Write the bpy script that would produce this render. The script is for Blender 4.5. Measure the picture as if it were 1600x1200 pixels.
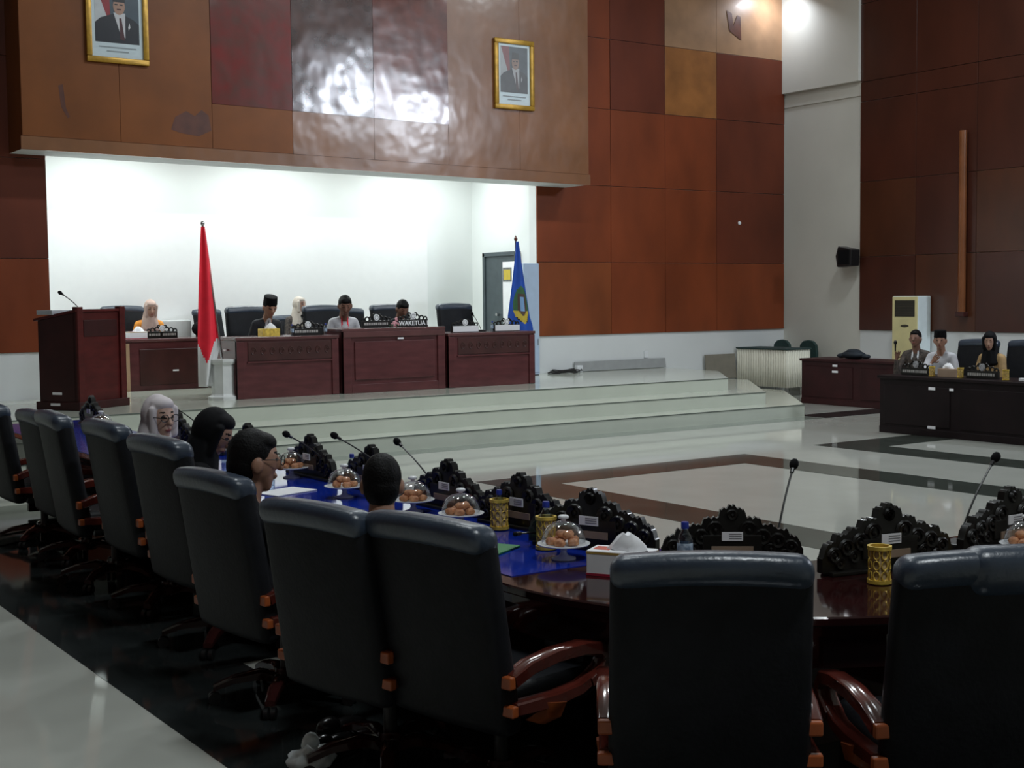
import bpy, bmesh, math, random
import numpy as np
from mathutils import Vector, Matrix, Euler
random.seed(7)
for o in list(bpy.data.objects): bpy.data.objects.remove(o, do_unlink=True)
SC = bpy.context.scene
COL = SC.collection
PI = math.pi
R = math.radians

# ------------------------------------------------------------------ camera
H = 1.85; FPX = 2100.0
YAW = R(34.6); PITCH = math.atan(136/2100); ROLL = 0.011
fw = Vector((math.sin(YAW)*math.cos(PITCH), math.cos(YAW)*math.cos(PITCH), -math.sin(PITCH)))
r0 = Vector((math.cos(YAW), -math.sin(YAW), 0)); u0 = r0.cross(fw)
rt = r0*math.cos(ROLL) - u0*math.sin(ROLL); up = u0*math.cos(ROLL) + r0*math.sin(ROLL)
cd = bpy.data.cameras.new('camera'); cam = bpy.data.objects.new('camera', cd); COL.objects.link(cam)
cd.sensor_width = 36; cd.lens = FPX/1600*36; cd.clip_end = 200; cd.clip_start = 0.05
m = Matrix.Identity(4)
for i in range(3):
    m[i][0] = rt[i]; m[i][1] = up[i]; m[i][2] = -fw[i]
m[2][3] = H
cam.matrix_world = m
SC.camera = cam

# ------------------------------------------------------------------ world + large lights + exposure
W = bpy.data.worlds.new('world'); SC.world = W; W.use_nodes = True
W.node_tree.nodes['Background'].inputs[0].default_value = (0.6, 0.75, 1.0, 1)
W.node_tree.nodes['Background'].inputs[1].default_value = 0.15
SC.view_settings.view_transform = 'Standard'; SC.view_settings.look = 'None'
SC.view_settings.gamma = 1.0; SC.view_settings.use_curve_mapping = False
SC.view_settings.exposure = 0.0

def area(name, loc, rot, sx, sy, power, color=(1, 1, 1), spread=PI):
    l = bpy.data.lights.new(name, 'AREA'); l.shape = 'RECTANGLE'; l.size = sx; l.size_y = sy
    l.energy = power; l.color = color; l.spread = spread
    o = bpy.data.objects.new(name, l); COL.objects.link(o); o.location = loc; o.rotation_euler = rot
    return o
# unseen fill panels added in the hall ceiling (their housings are built with the ceiling)
HALL_FILL = [(3.2, 7.6), (6.6, 7.6), (3.2, 12.2), (8.3, 12.4), (11.0, 7.6), (11.0, 12.2), (3.0, 0.5), (15.5, 12.2)]
HALL_POWER = [110, 12, 10, 158, 8, 140, 230, 160]
for (x, y), p in zip(HALL_FILL, HALL_POWER):
    area('hall_fill_light', (x, y, 8.33), (0, 0, 0), 1.1, 0.5, p, (0.90, 0.97, 1.0))
# tubes on the ceiling of the stage recess
for x in (6.6, 9.2, 11.8):
    area('stage_tube_light', (x, 19.3, 4.22), (0, 0, 0), 1.5, 0.25, 50, (0.93, 1.0, 0.99))

# ------------------------------------------------------------------ materials
MATS = {}
def lin(c):
    return tuple((v/12.92 if v <= .04045 else ((v+.055)/1.055)**2.4) for v in c)
def mat(name, color, rough=.5, metal=0., var=.0, scale=8., spec=.5, bump=0., bscale=20., coat=0., stretch=(1, 1, 1), color2=None, emit=0., coat_rough=.05, detail=4.):
    if name in MATS: return MATS[name]
    M = bpy.data.materials.new(name); M.use_nodes = True
    nt = M.node_tree; b = nt.nodes['Principled BSDF']
    b.inputs['Roughness'].default_value = rough; b.inputs['Metallic'].default_value = metal
    b.inputs['Specular IOR Level'].default_value = spec
    b.inputs['Coat Weight'].default_value = coat; b.inputs['Coat Roughness'].default_value = coat_rough
    c = (*color, 1)
    b.inputs['Base Color'].default_value = c
    M.diffuse_color = c
    tc = None
    def coords():
        tc = nt.nodes.new('ShaderNodeTexCoord'); mp = nt.nodes.new('ShaderNodeMapping')
        mp.inputs['Scale'].default_value = stretch
        nt.links.new(tc.outputs['Object'], mp.inputs['Vector']); return mp
    if var > 0 or color2:
        mp = coords(); n = nt.nodes.new('ShaderNodeTexNoise'); n.inputs['Scale'].default_value = scale; n.inputs['Detail'].default_value = detail
        nt.links.new(mp.outputs[0], n.inputs['Vector'])
        r = nt.nodes.new('ShaderNodeValToRGB')
        lo = tuple(max(0, v*(1-var)) for v in color); hi = color2 or tuple(min(1, v*(1+var)) for v in color)
        r.color_ramp.elements[0].position = .3; r.color_ramp.elements[1].position = .7
        r.color_ramp.elements[0].color = (*lo, 1); r.color_ramp.elements[1].color = (*hi, 1)
        nt.links.new(n.outputs['Fac'], r.inputs['Fac']); nt.links.new(r.outputs['Color'], b.inputs['Base Color'])
    if bump > 0:
        mp = coords(); n = nt.nodes.new('ShaderNodeTexNoise'); n.inputs['Scale'].default_value = bscale; n.inputs['Detail'].default_value = 2
        nt.links.new(mp.outputs[0], n.inputs['Vector'])
        bp = nt.nodes.new('ShaderNodeBump'); bp.inputs['Strength'].default_value = 1.0; bp.inputs['Distance'].default_value = bump
        nt.links.new(n.outputs['Fac'], bp.inputs['Height']); nt.links.new(bp.outputs[0], b.inputs['Normal'])
        if coat: nt.links.new(bp.outputs[0], b.inputs['Coat Normal'])
    if emit:
        b.inputs['Emission Color'].default_value = c; b.inputs['Emission Strength'].default_value = emit
    MATS[name] = M
    return M
def glassmat(name, tint=(1, 1, 1), fac=.1):
    if name in MATS: return MATS[name]
    M = bpy.data.materials.new(name); M.use_nodes = True; nt = M.node_tree
    for n in list(nt.nodes): nt.nodes.remove(n)
    o = nt.nodes.new('ShaderNodeOutputMaterial'); mx = nt.nodes.new('ShaderNodeMixShader')
    t = nt.nodes.new('ShaderNodeBsdfTransparent'); g = nt.nodes.new('ShaderNodeBsdfGlossy'); lw = nt.nodes.new('ShaderNodeLayerWeight')
    ma = nt.nodes.new('ShaderNodeMath'); ma.operation = 'MULTIPLY_ADD'; ma.inputs[1].default_value = .55; ma.inputs[2].default_value = fac
    t.inputs[0].default_value = (*tint, 1); g.inputs['Roughness'].default_value = .03
    lw.inputs[0].default_value = .35
    nt.links.new(lw.outputs['Facing'], ma.inputs[0]); nt.links.new(ma.outputs[0], mx.inputs[0])
    nt.links.new(t.outputs[0], mx.inputs[1]); nt.links.new(g.outputs[0], mx.inputs[2]); nt.links.new(mx.outputs[0], o.inputs[0])
    MATS[name] = M; return M

tile = mat('pale_polished_tile', (.52, .53, .48), .06, var=.05, scale=1.5, spec=.55)
tile_near = tile
dark_floor = mat('dark_tile_and_shade', (.022, .026, .026), .07, var=.25, scale=3, spec=.5)
band_tile = mat('green_grey_tile', (.055, .065, .055), .06, var=.2, scale=2, spec=.5)
grey_band = mat('grey_step_tile', (.22, .25, .22), .1, var=.1, scale=2)
step_tile = mat('step_tile', (.55, .58, .50), .12, var=.04, scale=2)
white_wall = mat('white_wall_paint', (.72, .74, .74), .7, var=.03, scale=1)
cream_wall = mat('cream_wall_paint', (.62, .61, .55), .7, var=.05, scale=.8)
ceil_m = mat('ceiling_paint', (.55, .54, .5), .8, var=.03, scale=1)
recess_m = mat('recess_paint', (.82, .85, .84), .75, var=.02, scale=1)
pan = [mat('wood_panel_red_brown', (.20, .042, .012), .42, var=.22, scale=1.6, stretch=(1, 1, .5), coat=.06, coat_rough=.3, spec=.3),
       mat('wood_panel_brown', (.215, .054, .015), .42, var=.22, scale=1.8, stretch=(1, 1, .5), coat=.06, coat_rough=.3, spec=.3),
       mat('wood_panel_dark', (.12, .025, .010), .42, var=.25, scale=1.4, stretch=(1, 1, .5), coat=.06, coat_rough=.3, spec=.3),
       mat('wood_panel_orange', (.30, .115, .030), .32, var=.25, scale=2.5, coat=.25, coat_rough=.2),
       mat('wood_panel_light_dust', (.34, .19, .10), .4, var=.2, scale=2.2, coat=.1)]
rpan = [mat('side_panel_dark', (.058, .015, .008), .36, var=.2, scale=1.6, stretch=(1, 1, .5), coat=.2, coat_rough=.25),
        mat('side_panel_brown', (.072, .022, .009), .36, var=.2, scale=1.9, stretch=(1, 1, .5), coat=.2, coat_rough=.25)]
bulk = mat('bulkhead_varnished_ply', (.23, .095, .038), .32, var=.18, scale=1.5, bump=.010, bscale=2.2, coat=.5, coat_rough=.16)
bulk2 = mat('bulkhead_brown_ply', (.20, .060, .011), .42, var=.22, scale=1.2, bump=.002, bscale=3., coat=.06, coat_rough=.25, spec=.3)
bulk_red = mat('bulkhead_red_varnish', (.30, .018, .010), .3, var=.4, scale=4, bump=.006, bscale=2.2, coat=.1, spec=.3, color2=(.10, .028, .018))
bulk_dark = mat('bulkhead_dark_varnish', (.065, .022, .014), .18, var=.4, scale=4, bump=.014, bscale=1.7, coat=.9, coat_rough=.14, color2=(.085, .03, .02))
bulk_maroon = mat('bulkhead_maroon_varnish', (.13, .030, .018), .18, var=.35, scale=4, bump=.012, bscale=1.9, coat=.9, coat_rough=.14)
pole_m = mat('brown_pipe_casing', (.20, .07, .026), .3, var=.2, scale=3)
desk_m = mat('mahogany_desk', (.098, .026, .028), .28, var=.25, scale=3, stretch=(1, 1, 4), coat=.3, coat_rough=.15)
desk_dk = mat('mahogany_desk_dark', (.055, .016, .014), .35, var=.25, scale=5)
desk_top = mat('mahogany_desk_top', (.115, .045, .045), .25, var=.15, scale=3, coat=.3)
desk_lt = mat('desk_edge_pale', (.42, .27, .16), .5)
tbl_wood = mat('table_dark_red_wood', (.024, .006, .006), .08, var=.3, scale=5, coat=.1, stretch=(1, 1, 3), spec=.45)
tbl_blue = mat('table_blue_cover', (.006, .026, .30), .10, var=.12, scale=4, coat=.1)
leather = mat('black_leather', (.0105, .0112, .0135), .5, var=.2, scale=14, bump=.0012, bscale=60, spec=.16)
leather_hl = mat('leather_with_highlight', (.030, .044, .068), .34, var=.2, scale=10, bump=.0015, bscale=50, spec=.75)  # cool overhead highlight on the chair tops put into the base colour
arm_m = mat('red_brown_lacquer', (.10, .018, .012), .14, var=.3, scale=8, coat=.8)
arm_o = mat('orange_brown_wood', (.36, .085, .022), .35, var=.25, scale=10)
leg_m = mat('dark_red_lacquer', (.045, .012, .011), .13, var=.2, scale=8, coat=.9)
plastic = mat('black_plastic', (.012, .012, .013), .35, var=.1)
chrome = mat('chrome', (.55, .55, .56), .18, metal=1., var=.05)
carve = mat('black_carved_wood', (.008, .007, .006), .4, var=.3, scale=20, coat=.15, spec=.35)
label_w = mat('white_sticker', (.93, .92, .95), .5, var=.05)
beige = mat('beige_name_strip', (.34, .24, .17), .5, var=.1)
white_pl = mat('white_plate', (.80, .82, .84), .25, var=.03)
gold = mat('gold_metal', (.85, .56, .10), .32, metal=.35, var=.3, scale=30)
gold_frame = mat('gilded_frame', (.48, .27, .035), .35, metal=.35, var=.2, scale=12)
paper = mat('white_paper', (.9, .9, .92), .7, var=.03)
cake_m = mat('baked_cake', (.62, .22, .10), .6, var=.35, scale=40, color2=(.85, .42, .20))
cap_blue = mat('blue_cap', (.02, .04, .32), .3)
water = glassmat('clear_bottle', (.78, .86, .92), .12)
dome = glassmat('clear_dome', (.96, .97, .98), .06)
blue_lbl = mat('blue_bottle_label', (.10, .24, .52), .4, var=.6, scale=45, color2=(.6, .72, .85))
skin = mat('skin_brown', (.36, .19, .125), .5, var=.08, scale=12)
skin2 = mat('skin_tan', (.42, .24, .17), .5, var=.08, scale=12)
skin_d = mat('skin_dark', (.22, .11, .075), .5, var=.08, scale=12)
lip = mat('lips', (.35, .10, .09), .45)
eye_m = mat('eye_dark', (.03, .02, .018), .3)
hair = mat('black_hair', (.004, .0035, .0035), .55, bump=.003, bscale=90, var=.3, scale=60, spec=.15)
felt = mat('black_velvet', (.004, .004, .005), .8, spec=.15, var=.2, scale=30)
suit = mat('black_suit', (.012, .013, .018), .75, var=.15, scale=20)
shirt_w = mat('white_shirt', (.74, .76, .80), .7, var=.06, scale=12)
shirt_g = mat('grey_shirt', (.52, .52, .55), .7, var=.12, scale=10)
orange_c = mat('orange_blouse', (.80, .30, .03), .7, var=.15, scale=14)
yellow_s = mat('yellow_scarf', (.78, .52, .12), .7, var=.2, scale=14)
hij_p = mat('pale_pink_hijab', (.55, .40, .34), .75, var=.12, scale=10)
hij_l = mat('light_lilac_hijab', (.66, .60, .62), .75, var=.06, scale=8)
hij_c = mat('cream_hijab', (.62, .55, .48), .75, var=.1, scale=10)
hij_b = mat('black_hijab', (.005, .005, .0065), .75, spec=.2, var=.2, scale=10)
batik = mat('dark_batik_shirt', (.030, .024, .024), .7, var=.5, scale=30, color2=(.10, .075, .06))
tan_c = mat('tan_blouse', (.42, .27, .12), .7, var=.2, scale=14)
pants = mat('dark_trousers', (.015, .015, .018), .8, var=.1)
red_c = mat('red_cloth', (.90, .020, .045), .6, var=.12, scale=5)
white_c = mat('white_cloth', (.70, .70, .70), .7, var=.05, scale=5)
blue_c = mat('royal_blue_cloth', (.012, .075, .42), .55, var=.15, scale=4)
green_e = mat('emblem_green', (.04, .13, .05), .6, var=.1)
yel_e = mat('emblem_yellow', (.60, .45, .05), .6, var=.1)
brown_e = mat('emblem_brown', (.09, .05, .04), .6, var=.2)
lblue_e = mat('emblem_light_blue', (.20, .36, .62), .6, var=.1)
black_e = mat('emblem_black', (.015, .015, .015), .6, var=.1)
stone_w = mat('white_pedestal', (.66, .67, .66), .5, var=.05)
cab_blue = mat('pale_blue_cabinet', (.45, .56, .72), .4, var=.04)
door_m = mat('charcoal_door', (.065, .085, .095), .5, var=.1)
ac_m = mat('yellowed_plastic', (.78, .70, .36), .5, var=.08, scale=3)
ac_w = mat('white_ac_side', (.8, .9, .92), .5, var=.04)
cloth_t = mat('ivory_table_skirt', (.80, .78, .66), .7, var=.06, scale=6)
green_ch = mat('dark_green_chair', (.014, .045, .042), .6, var=.2)
green_p = mat('green_folder', (.03, .22, .07), .4, var=.1)
pink = mat('pink_flower', (.62, .30, .34), .6, var=.25, scale=40)
leaf_m = mat('dark_leaf', (.02, .06, .03), .5, var=.2)
bagm = mat('white_plastic_bag', (.85, .92, .95), .35, var=.1, scale=12)
shoe_m = mat('black_shoe', (.012, .011, .011), .25, var=.1)
grey_pn = mat('grey_board', (.33, .34, .34), .6, var=.06)
brown_pn = mat('taupe_board', (.22, .20, .16), .6, var=.08)
lamp_e = mat('lamp_diffuser', (.9, .97, 1.0), .5, emit=2.0)
flood_e = mat('flood_lens', (.85, .9, 1.0), .5, emit=25.)

# ------------------------------------------------------------------ mesh helpers
def newobj(name, bm, mats, parent=None, smooth=False, loc=None, rotz=None):
    me = bpy.data.meshes.new(name)
    bm.normal_update()
    bm.to_mesh(me); bm.free()
    for mm in (mats if isinstance(mats, (list, tuple)) else [mats]): me.materials.append(mm)
    if smooth:
        me.polygons.foreach_set('use_smooth', [True]*len(me.polygons))
        if smooth != 'all':
            try: me.set_sharp_from_angle(angle=R(40))
            except Exception: pass
    o = bpy.data.objects.new(name, me); COL.objects.link(o)
    if parent is not None: o.parent = parent
    if loc is not None: o.location = loc
    if rotz is not None: o.rotation_euler = (0, 0, rotz)
    return o
def tag(o, label, cat, group=None):
    o['label'] = label; o['category'] = cat
    if group: o['group'] = group
    return o
def struct(o): o['kind'] = 'structure'; return o
def thing(name, label, cat, loc=(0, 0, 0), rotz=0, group=None, scale=1):
    o = bpy.data.objects.new(name, None); COL.objects.link(o); o.location = loc; o.rotation_euler = (0, 0, rotz)
    o.empty_display_size = .1
    if scale != 1: o.scale = (scale, scale, scale)
    return tag(o, label, cat, group)
def copy_tree(o, parent=None):
    c = o.copy(); COL.objects.link(c)
    if parent is not None: c.parent = parent
    for ch in list(o.children): copy_tree(ch, c)
    return c
def clone(o, label, loc, rotz, group=None, scale=None):
    c = copy_tree(o); c.location = loc; c.rotation_euler = (0, 0, rotz); c['label'] = label
    if group: c['group'] = group
    if scale: c.scale = (scale,)*3
    return c
BM = bmesh.new
def addbox(bm, c, s, bev=0., seg=2, mi=0, rot=None):
    t = bmesh.new(); bmesh.ops.create_cube(t, size=1)
    for v in t.verts: v.co = Vector((v.co.x*s[0], v.co.y*s[1], v.co.z*s[2]))
    if bev > 0: bmesh.ops.bevel(t, geom=list(t.edges)[:], offset=min(bev, min(s)*.49), segments=seg, profile=.5, affect='EDGES')
    mtx = Matrix.Translation(Vector(c))
    if rot: mtx = mtx @ Euler(rot).to_matrix().to_4x4()
    merge(bm, t, mtx, mi)
def merge(bm, t, mtx=None, mi=None):
    mp = {}
    for v in t.verts: mp[v] = bm.verts.new(mtx @ v.co if mtx else v.co)
    for f in t.faces:
        try:
            nf = bm.faces.new([mp[v] for v in f.verts]); nf.material_index = f.material_index if mi is None else mi; nf.smooth = f.smooth
        except ValueError: pass
    t.free()
def addprism(bm, pts, a, b, axis='Y', mi=0, bev=0.):
    """polygon pts (2-D) extruded from a to b along axis"""
    def P(p, w):
        return {'Y': (p[0], w, p[1]), 'X': (w, p[0], p[1]), 'Z': (p[0], p[1], w)}[axis]
    t = bmesh.new()
    A = [t.verts.new(P(p, a)) for p in pts]; B = [t.verts.new(P(p, b)) for p in pts]
    n = len(pts)
    t.faces.new(A); t.faces.new(B[::-1])
    for i in range(n): t.faces.new((A[i], B[i], B[(i+1) % n], A[(i+1) % n]))
    bmesh.ops.recalc_face_normals(t, faces=t.faces)
    if bev: bmesh.ops.bevel(t, geom=list(t.edges), offset=bev, segments=1, affect='EDGES')
    merge(bm, t, None, mi)
def addlathe(bm, prof, c=(0, 0, 0), n=24, mi=0, sx=1, sy=1, a0=0):
    rings = []
    for r, z in prof:
        if r < 1e-6: rings.append([bm.verts.new((c[0], c[1], c[2]+z))])
        else: rings.append([bm.verts.new((c[0]+r*sx*math.cos(a0+2*PI*i/n), c[1]+r*sy*math.sin(a0+2*PI*i/n), c[2]+z)) for i in range(n)])
    for A, B in zip(rings, rings[1:]):
        for i in range(n):
            j = (i+1) % n
            if len(A) == 1 and len(B) == 1: continue
            if len(A) == 1: f = bm.faces.new((A[0], B[j], B[i]))
            elif len(B) == 1: f = bm.faces.new((A[i], A[j], B[0]))
            else: f = bm.faces.new((A[i], A[j], B[j], B[i]))
            f.material_index = mi
def addtube(bm, pts, r, n=8, mi=0, closed=False, cap=True):
    pts = [Vector(p) for p in pts]; N = len(pts)
    rs = r if isinstance(r, (list, tuple)) else [r]*N
    rings = []; prev = None
    for i, p in enumerate(pts):
        if closed: d = pts[(i+1) % N]-pts[i-1]
        else: d = pts[min(i+1, N-1)]-pts[max(i-1, 0)]
        d.normalize()
        a = prev if prev is not None else (Vector((0, 0, 1)) if abs(d.z) < .9 else Vector((1, 0, 0)))
        x = (a-d*a.dot(d)).normalized(); prev = x; y = d.cross(x)
        rings.append([bm.verts.new(p+(x*math.cos(2*PI*k/n)+y*math.sin(2*PI*k/n))*rs[i]) for k in range(n)])
    for i in range(N if closed else N-1):
        A, B = rings[i], rings[(i+1) % N]
        for k in range(n):
            f = bm.faces.new((A[k], A[(k+1) % n], B[(k+1) % n], B[k])); f.material_index = mi
    if cap and not closed:
        bm.faces.new(rings[0][::-1]).material_index = mi; bm.faces.new(rings[-1]).material_index = mi
def addsweep(bm, path, w, h, mi=0):
    """rectangular bar swept along a path of (x,y,z) lying in an x=const plane"""
    pts = [Vector(p) for p in path]; N = len(pts); rings = []
    for i, p in enumerate(pts):
        d = (pts[min(i+1, N-1)]-pts[max(i-1, 0)]).normalized(); x = Vector((1, 0, 0)); y = d.cross(x)
        hh = h[i] if isinstance(h, (list, tuple)) else h
        c = .25
        prof = [(-1+c, -1), (1-c, -1), (1, -1+c), (1, 1-c), (1-c, 1), (-1+c, 1), (-1, 1-c), (-1, -1+c)]
        rings.append([bm.verts.new(p+x*(a*w/2)+y*(b*hh/2)) for a, b in prof])
    for A, B in zip(rings, rings[1:]):
        for k in range(8): bm.faces.new((A[k], B[k], B[(k+1) % 8], A[(k+1) % 8])).material_index = mi
    bm.faces.new(rings[0]).material_index = mi; bm.faces.new(rings[-1][::-1]).material_index = mi
def addell(bm, c, r, mi=0, sub=2, rot=None):
    t = bmesh.new(); bmesh.ops.create_icosphere(t, subdivisions=sub, radius=1)
    mtx = Matrix.Translation(Vector(c))
    if rot is not None: mtx = mtx @ rot.to_4x4()
    mtx = mtx @ Matrix.Diagonal((*r, 1))
    merge(bm, t, mtx, mi)
def box_obj(name, c, s, mats, parent=None, bev=0., seg=2, smooth=True):
    bm = BM(); addbox(bm, c, s, bev, seg); return newobj(name, bm, mats, parent, smooth=smooth)
def span_box(bm, x0, x1, y0, y1, z0, z1, bev=0., mi=0):
    addbox(bm, ((x0+x1)/2, (y0+y1)/2, (z0+z1)/2), (abs(x1-x0), abs(y1-y0), abs(z1-z0)), bev, 1, mi)
def span_obj(name, x0, x1, y0, y1, z0, z1, mats, parent=None, bev=0.):
    bm = BM(); span_box(bm, x0, x1, y0, y1, z0, z1, bev); return newobj(name, bm, mats, parent)

# ------------------------------------------------------------------ structure
WY = 18.4; WX = 19.09; ST = .55; RB = 20.38; ZC = 8.5
floor = struct(span_obj('floor', -7, WX, -8, WY, -.1, 0, tile))
def band(x0, x1, y0, y1, mm=band_tile): return span_obj('inlay_and_shade_band', x0, x1, y0, y1, -.02, .002, mm, floor)
band(2.02, 2.69, -4, 13.6, dark_floor)                      # dark run under the chairs
band(2.69, 3.9, 6.35, 12.6, dark_floor); band(2.69, 3.9, 4.2, 5.95, dark_floor); band(2.69, 9.5, 1.0, 4.2, dark_floor)  # shade under the table put in as dark floor
band(7.3, 7.9, 1.5, 11.25); band(10.42, 11.03, 1.5, 11.25); band(7.9, 10.42, 10.62, 11.25)
band(12.32, 12.9, 1.5, 11.38); band(12.9, 16.2, 10.72, 11.38)
band(15.15, 17.0, 13.75, 14.35, dark_floor); band(16.4, 17.0, 11.4, 13.75, dark_floor)  # dark strips on the floor by the right end of the steps
band(2.69, 15.1, 13.74, 14.12, grey_band)
struct(span_obj('ceiling', -7, WX, -8, WY, ZC, ZC+.1, ceil_m))
struct(span_obj('wall_left', -7.1, -7, -8, WY, 0, ZC, pan[2]))
struct(span_obj('wall_back', -7, WX, -8.1, -8, 0, ZC, cream_wall))

# stage platform, three levels with the right end splayed back to the wall
def level(x1, y0, dx, dy, z0, z1, name):
    bm = BM(); addprism(bm, [(-7, y0), (x1, y0), (x1+dx, y0+dy), (x1+dx, WY), (-7, WY)], z0, z1, 'Z')
    o = struct(newobj(name, bm, step_tile))
    b = BM(); span_box(b, -7, x1, y0-.004, y0+.02, z1-.012, z1+.002); newobj('nosing', b, mat('step_joint', (.12, .14, .12), .4, var=.1), o)
    return o
level(15.1, 14.13, 2.0, 2.35, 0, .183, 'trim_1')
level(14.72, 14.56, 1.9, 2.3, .183, .367, 'trim_2')
top = level(14.63, 15.28, 1.3, 1.6, .367, ST, 'trim_3')

bm = BM()
span_box(bm, -7, 5.17, WY, WY+.2, 0, ZC); span_box(bm, 13.22, WX+.2, WY, WY+.2, 0, ZC); span_box(bm, 5.17, 13.22, WY, WY+.2, 4.3, ZC)
wf = struct(newobj('wall_front', bm, white_wall))
ZS = [1.18, 2.43, 3.75, 5.07, 6.27, 7.5, 8.48]
def panel(parent, x0, x1, z0, z1, y, mm, t=.03, name='panel'):
    return span_obj(name, x0+.004, x1-.004, y-t, y, z0+.004, z1-.004, mm, parent, .003)
xs = [13.22, 14.8, 16.05, 17.3, 19.06]
rnd = random.Random(3)
cmap = {(1, 3): 2, (2, 4): 4, (2, 3): 3, (3, 4): 4, (3, 3): 2, (1, 4): 2, (3, 2): 2, (3, 1): 2, (0, 0): 1, (2, 0): 0, (3, 0): 0}
for i in range(4):
    for j in range(6):
        k = cmap.get((i, j), rnd.choice([0, 1, 0]))
        panel(wf, xs[i], xs[i+1], ZS[j], ZS[j+1], WY, pan[k], .03+rnd.random()*.008)
for i, (a, b) in enumerate([(1.45, 2.7), (2.7, 3.95), (3.95, 5.17)]):
    for j in range(6): panel(wf, a, b, ZS[j], ZS[j+1], WY, pan[(i+j) % 2 if j < 1 else 2], .03)  # upper panels take the dark wood for the shade of the bulkhead
# recess behind the opening
struct(span_obj('wall_recess_back', 4.9, 13.5, RB, RB+.1, 0, 4.4, recess_m))
bm = BM(); span_box(bm, 13.22, 13.35, WY+.2, RB, 0, 4.4)
struct(newobj('wall_recess_right', bm, recess_m))
struct(span_obj('wall_recess_left', 5.05, 5.17, WY+.2, RB, 0, 4.4, recess_m))
struct(span_obj('ceiling_recess', 4.9, 13.5, WY, RB, 4.3, 4.4, recess_m))
struct(span_obj('floor_recess', 4.9, 13.5, WY, RB, 0, ST, step_tile))
# bulkhead that hangs over the opening
bm = BM()
xa, xb, ya, yb = 4.7, 13.8, 17.72, WY
def zb(x): return 3.80-(x-xa)*.0125
vs = [bm.verts.new(p) for p in ((xa, ya, zb(xa)), (xb, ya, zb(xb)), (xb, yb, zb(xb)), (xa, yb, zb(xa)), (xa, ya, ZC), (xb, ya, ZC), (xb, yb, ZC), (xa, yb, ZC))]
for q, mi in (((0, 1, 5, 4), 0), ((1, 2, 6, 5), 0), ((2, 3, 7, 6), 0), ((3, 0, 4, 7), 0), ((4, 5, 6, 7), 0), ((3, 2, 1, 0), 1)):
    f = bm.faces.new([vs[i] for i in q]); f.material_index = mi
bmesh.ops.recalc_face_normals(bm, faces=bm.faces)
bh = struct(newobj('wall_bulkhead', bm, [bulk2, white_wall]))
bx = [4.70, 5.97, 7.25, 8.46, 9.78, 11.08, 12.42, 13.80]
bmats = [bulk2, bulk2, bulk2, bulk, bulk, bulk, bulk]
for i in range(7):
    z1 = 4.545-.0125*(bx[i]-7.25) if 2 <= i <= 4 else ZC-.01
    b = BM()
    addprism(b, [(bx[i]+.003, zb(bx[i])+.17), (bx[i+1]-.003, zb(bx[i+1])+.17), (bx[i+1]-.003, z1), (bx[i]+.003, z1)], ya-.018, ya, 'Y')
    newobj('panel', b, bmats[i], bh)
b = BM(); addprism(b, [(xa-.02, zb(xa)-.005), (xb+.03, zb(xb)-.005), (xb+.03, zb(xb)+.165), (xa-.02, zb(xa)+.165)], ya-.024, ya, 'Y'); newobj('edge_board', b, bulk, bh)
for i, mm in ((2, bulk_red), (3, bulk_dark), (4, bulk_maroon)):
    b = BM(); zz = 4.55-.0125*(bx[i]-7.25)
    addprism(b, [(bx[i]+.003, zz), (bx[i+1]-.003, zz-.015), (bx[i+1]-.003, ZC-.01), (bx[i]+.003, ZC-.01)], ya-.026, ya, 'Y'); newobj('varnished_sheet', b, mm, bh)
# stains with a shape of their own
def stain(parent, pts, y, mm): b = BM(); addprism(b, pts, y-.0015, y, 'Y'); return newobj('stain', b, mm, parent)
st_m = mat('dark_stain', (.10, .028, .014), .4, var=.3, scale=6)
stain(bh, [(5.17, 4.63), (5.23, 4.65), (5.26, 4.35), (5.31, 4.24), (5.28, 4.22), (5.2, 4.36)], ya-.018, st_m)
stain(bh, [(6.66, 4.16), (6.72, 4.33), (6.88, 4.42), (7.0, 4.36), (7.1, 4.45), (7.2, 4.38), (7.235, 4.18), (7.05, 4.09), (6.8, 4.12)], ya-.018, st_m)
stain(wf, [(17.55, 7.06), (17.68, 7.02), (17.72, 6.8), (17.82, 7.0), (17.90, 6.98), (17.92, 6.55), (17.78, 6.62), (17.62, 6.7)], WY-.0385, st_m)

# right wall
bm = BM(); span_box(bm, WX, WX+.2, -8, WY+.2, 0, ZC)
wr = struct(newobj('wall_right', bm, cream_wall))
b = BM(); addbox(b, (WX-.05, 17.45, 7.1), (.1, 1.9, 2.9)); newobj('column_capital', b, cream_wall, wr)
b = BM(); addbox(b, (WX-.012, 17.45, 5.45), (.024, 1.9, .12)); newobj('column_ledge', b, cream_wall, wr)
b = BM(); span_box(b, WX-.012, WX, 3, 16.5, 0, 1.18); newobj('skirting', b, white_wall, wr)
ys = [16.5-1.235*i for i in range(10)]
ZR = [1.18, 2.5, 3.84, 5.27, 5.62, 7.0, 8.48]
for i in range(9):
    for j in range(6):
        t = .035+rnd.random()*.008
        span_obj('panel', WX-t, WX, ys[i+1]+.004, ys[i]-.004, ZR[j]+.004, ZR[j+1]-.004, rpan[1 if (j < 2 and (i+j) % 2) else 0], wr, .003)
b = BM(); addlathe(b, [(0, 0), (.065, 0), (.065, 3.0), (0, 3.0)], (WX-.125, 14.24, 1.52), 12)
tag(newobj('pipe_casing', b, pole_m, None, True), 'tall orange-brown vertical pipe casing on the dark side wall', 'pipe')
b = BM(); addbox(b, (WX-.125, 14.24, 1.48), (.13, .17, .08), .01); newobj('end_cap', b, desk_dk, bpy.data.objects['pipe_casing'])

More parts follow.
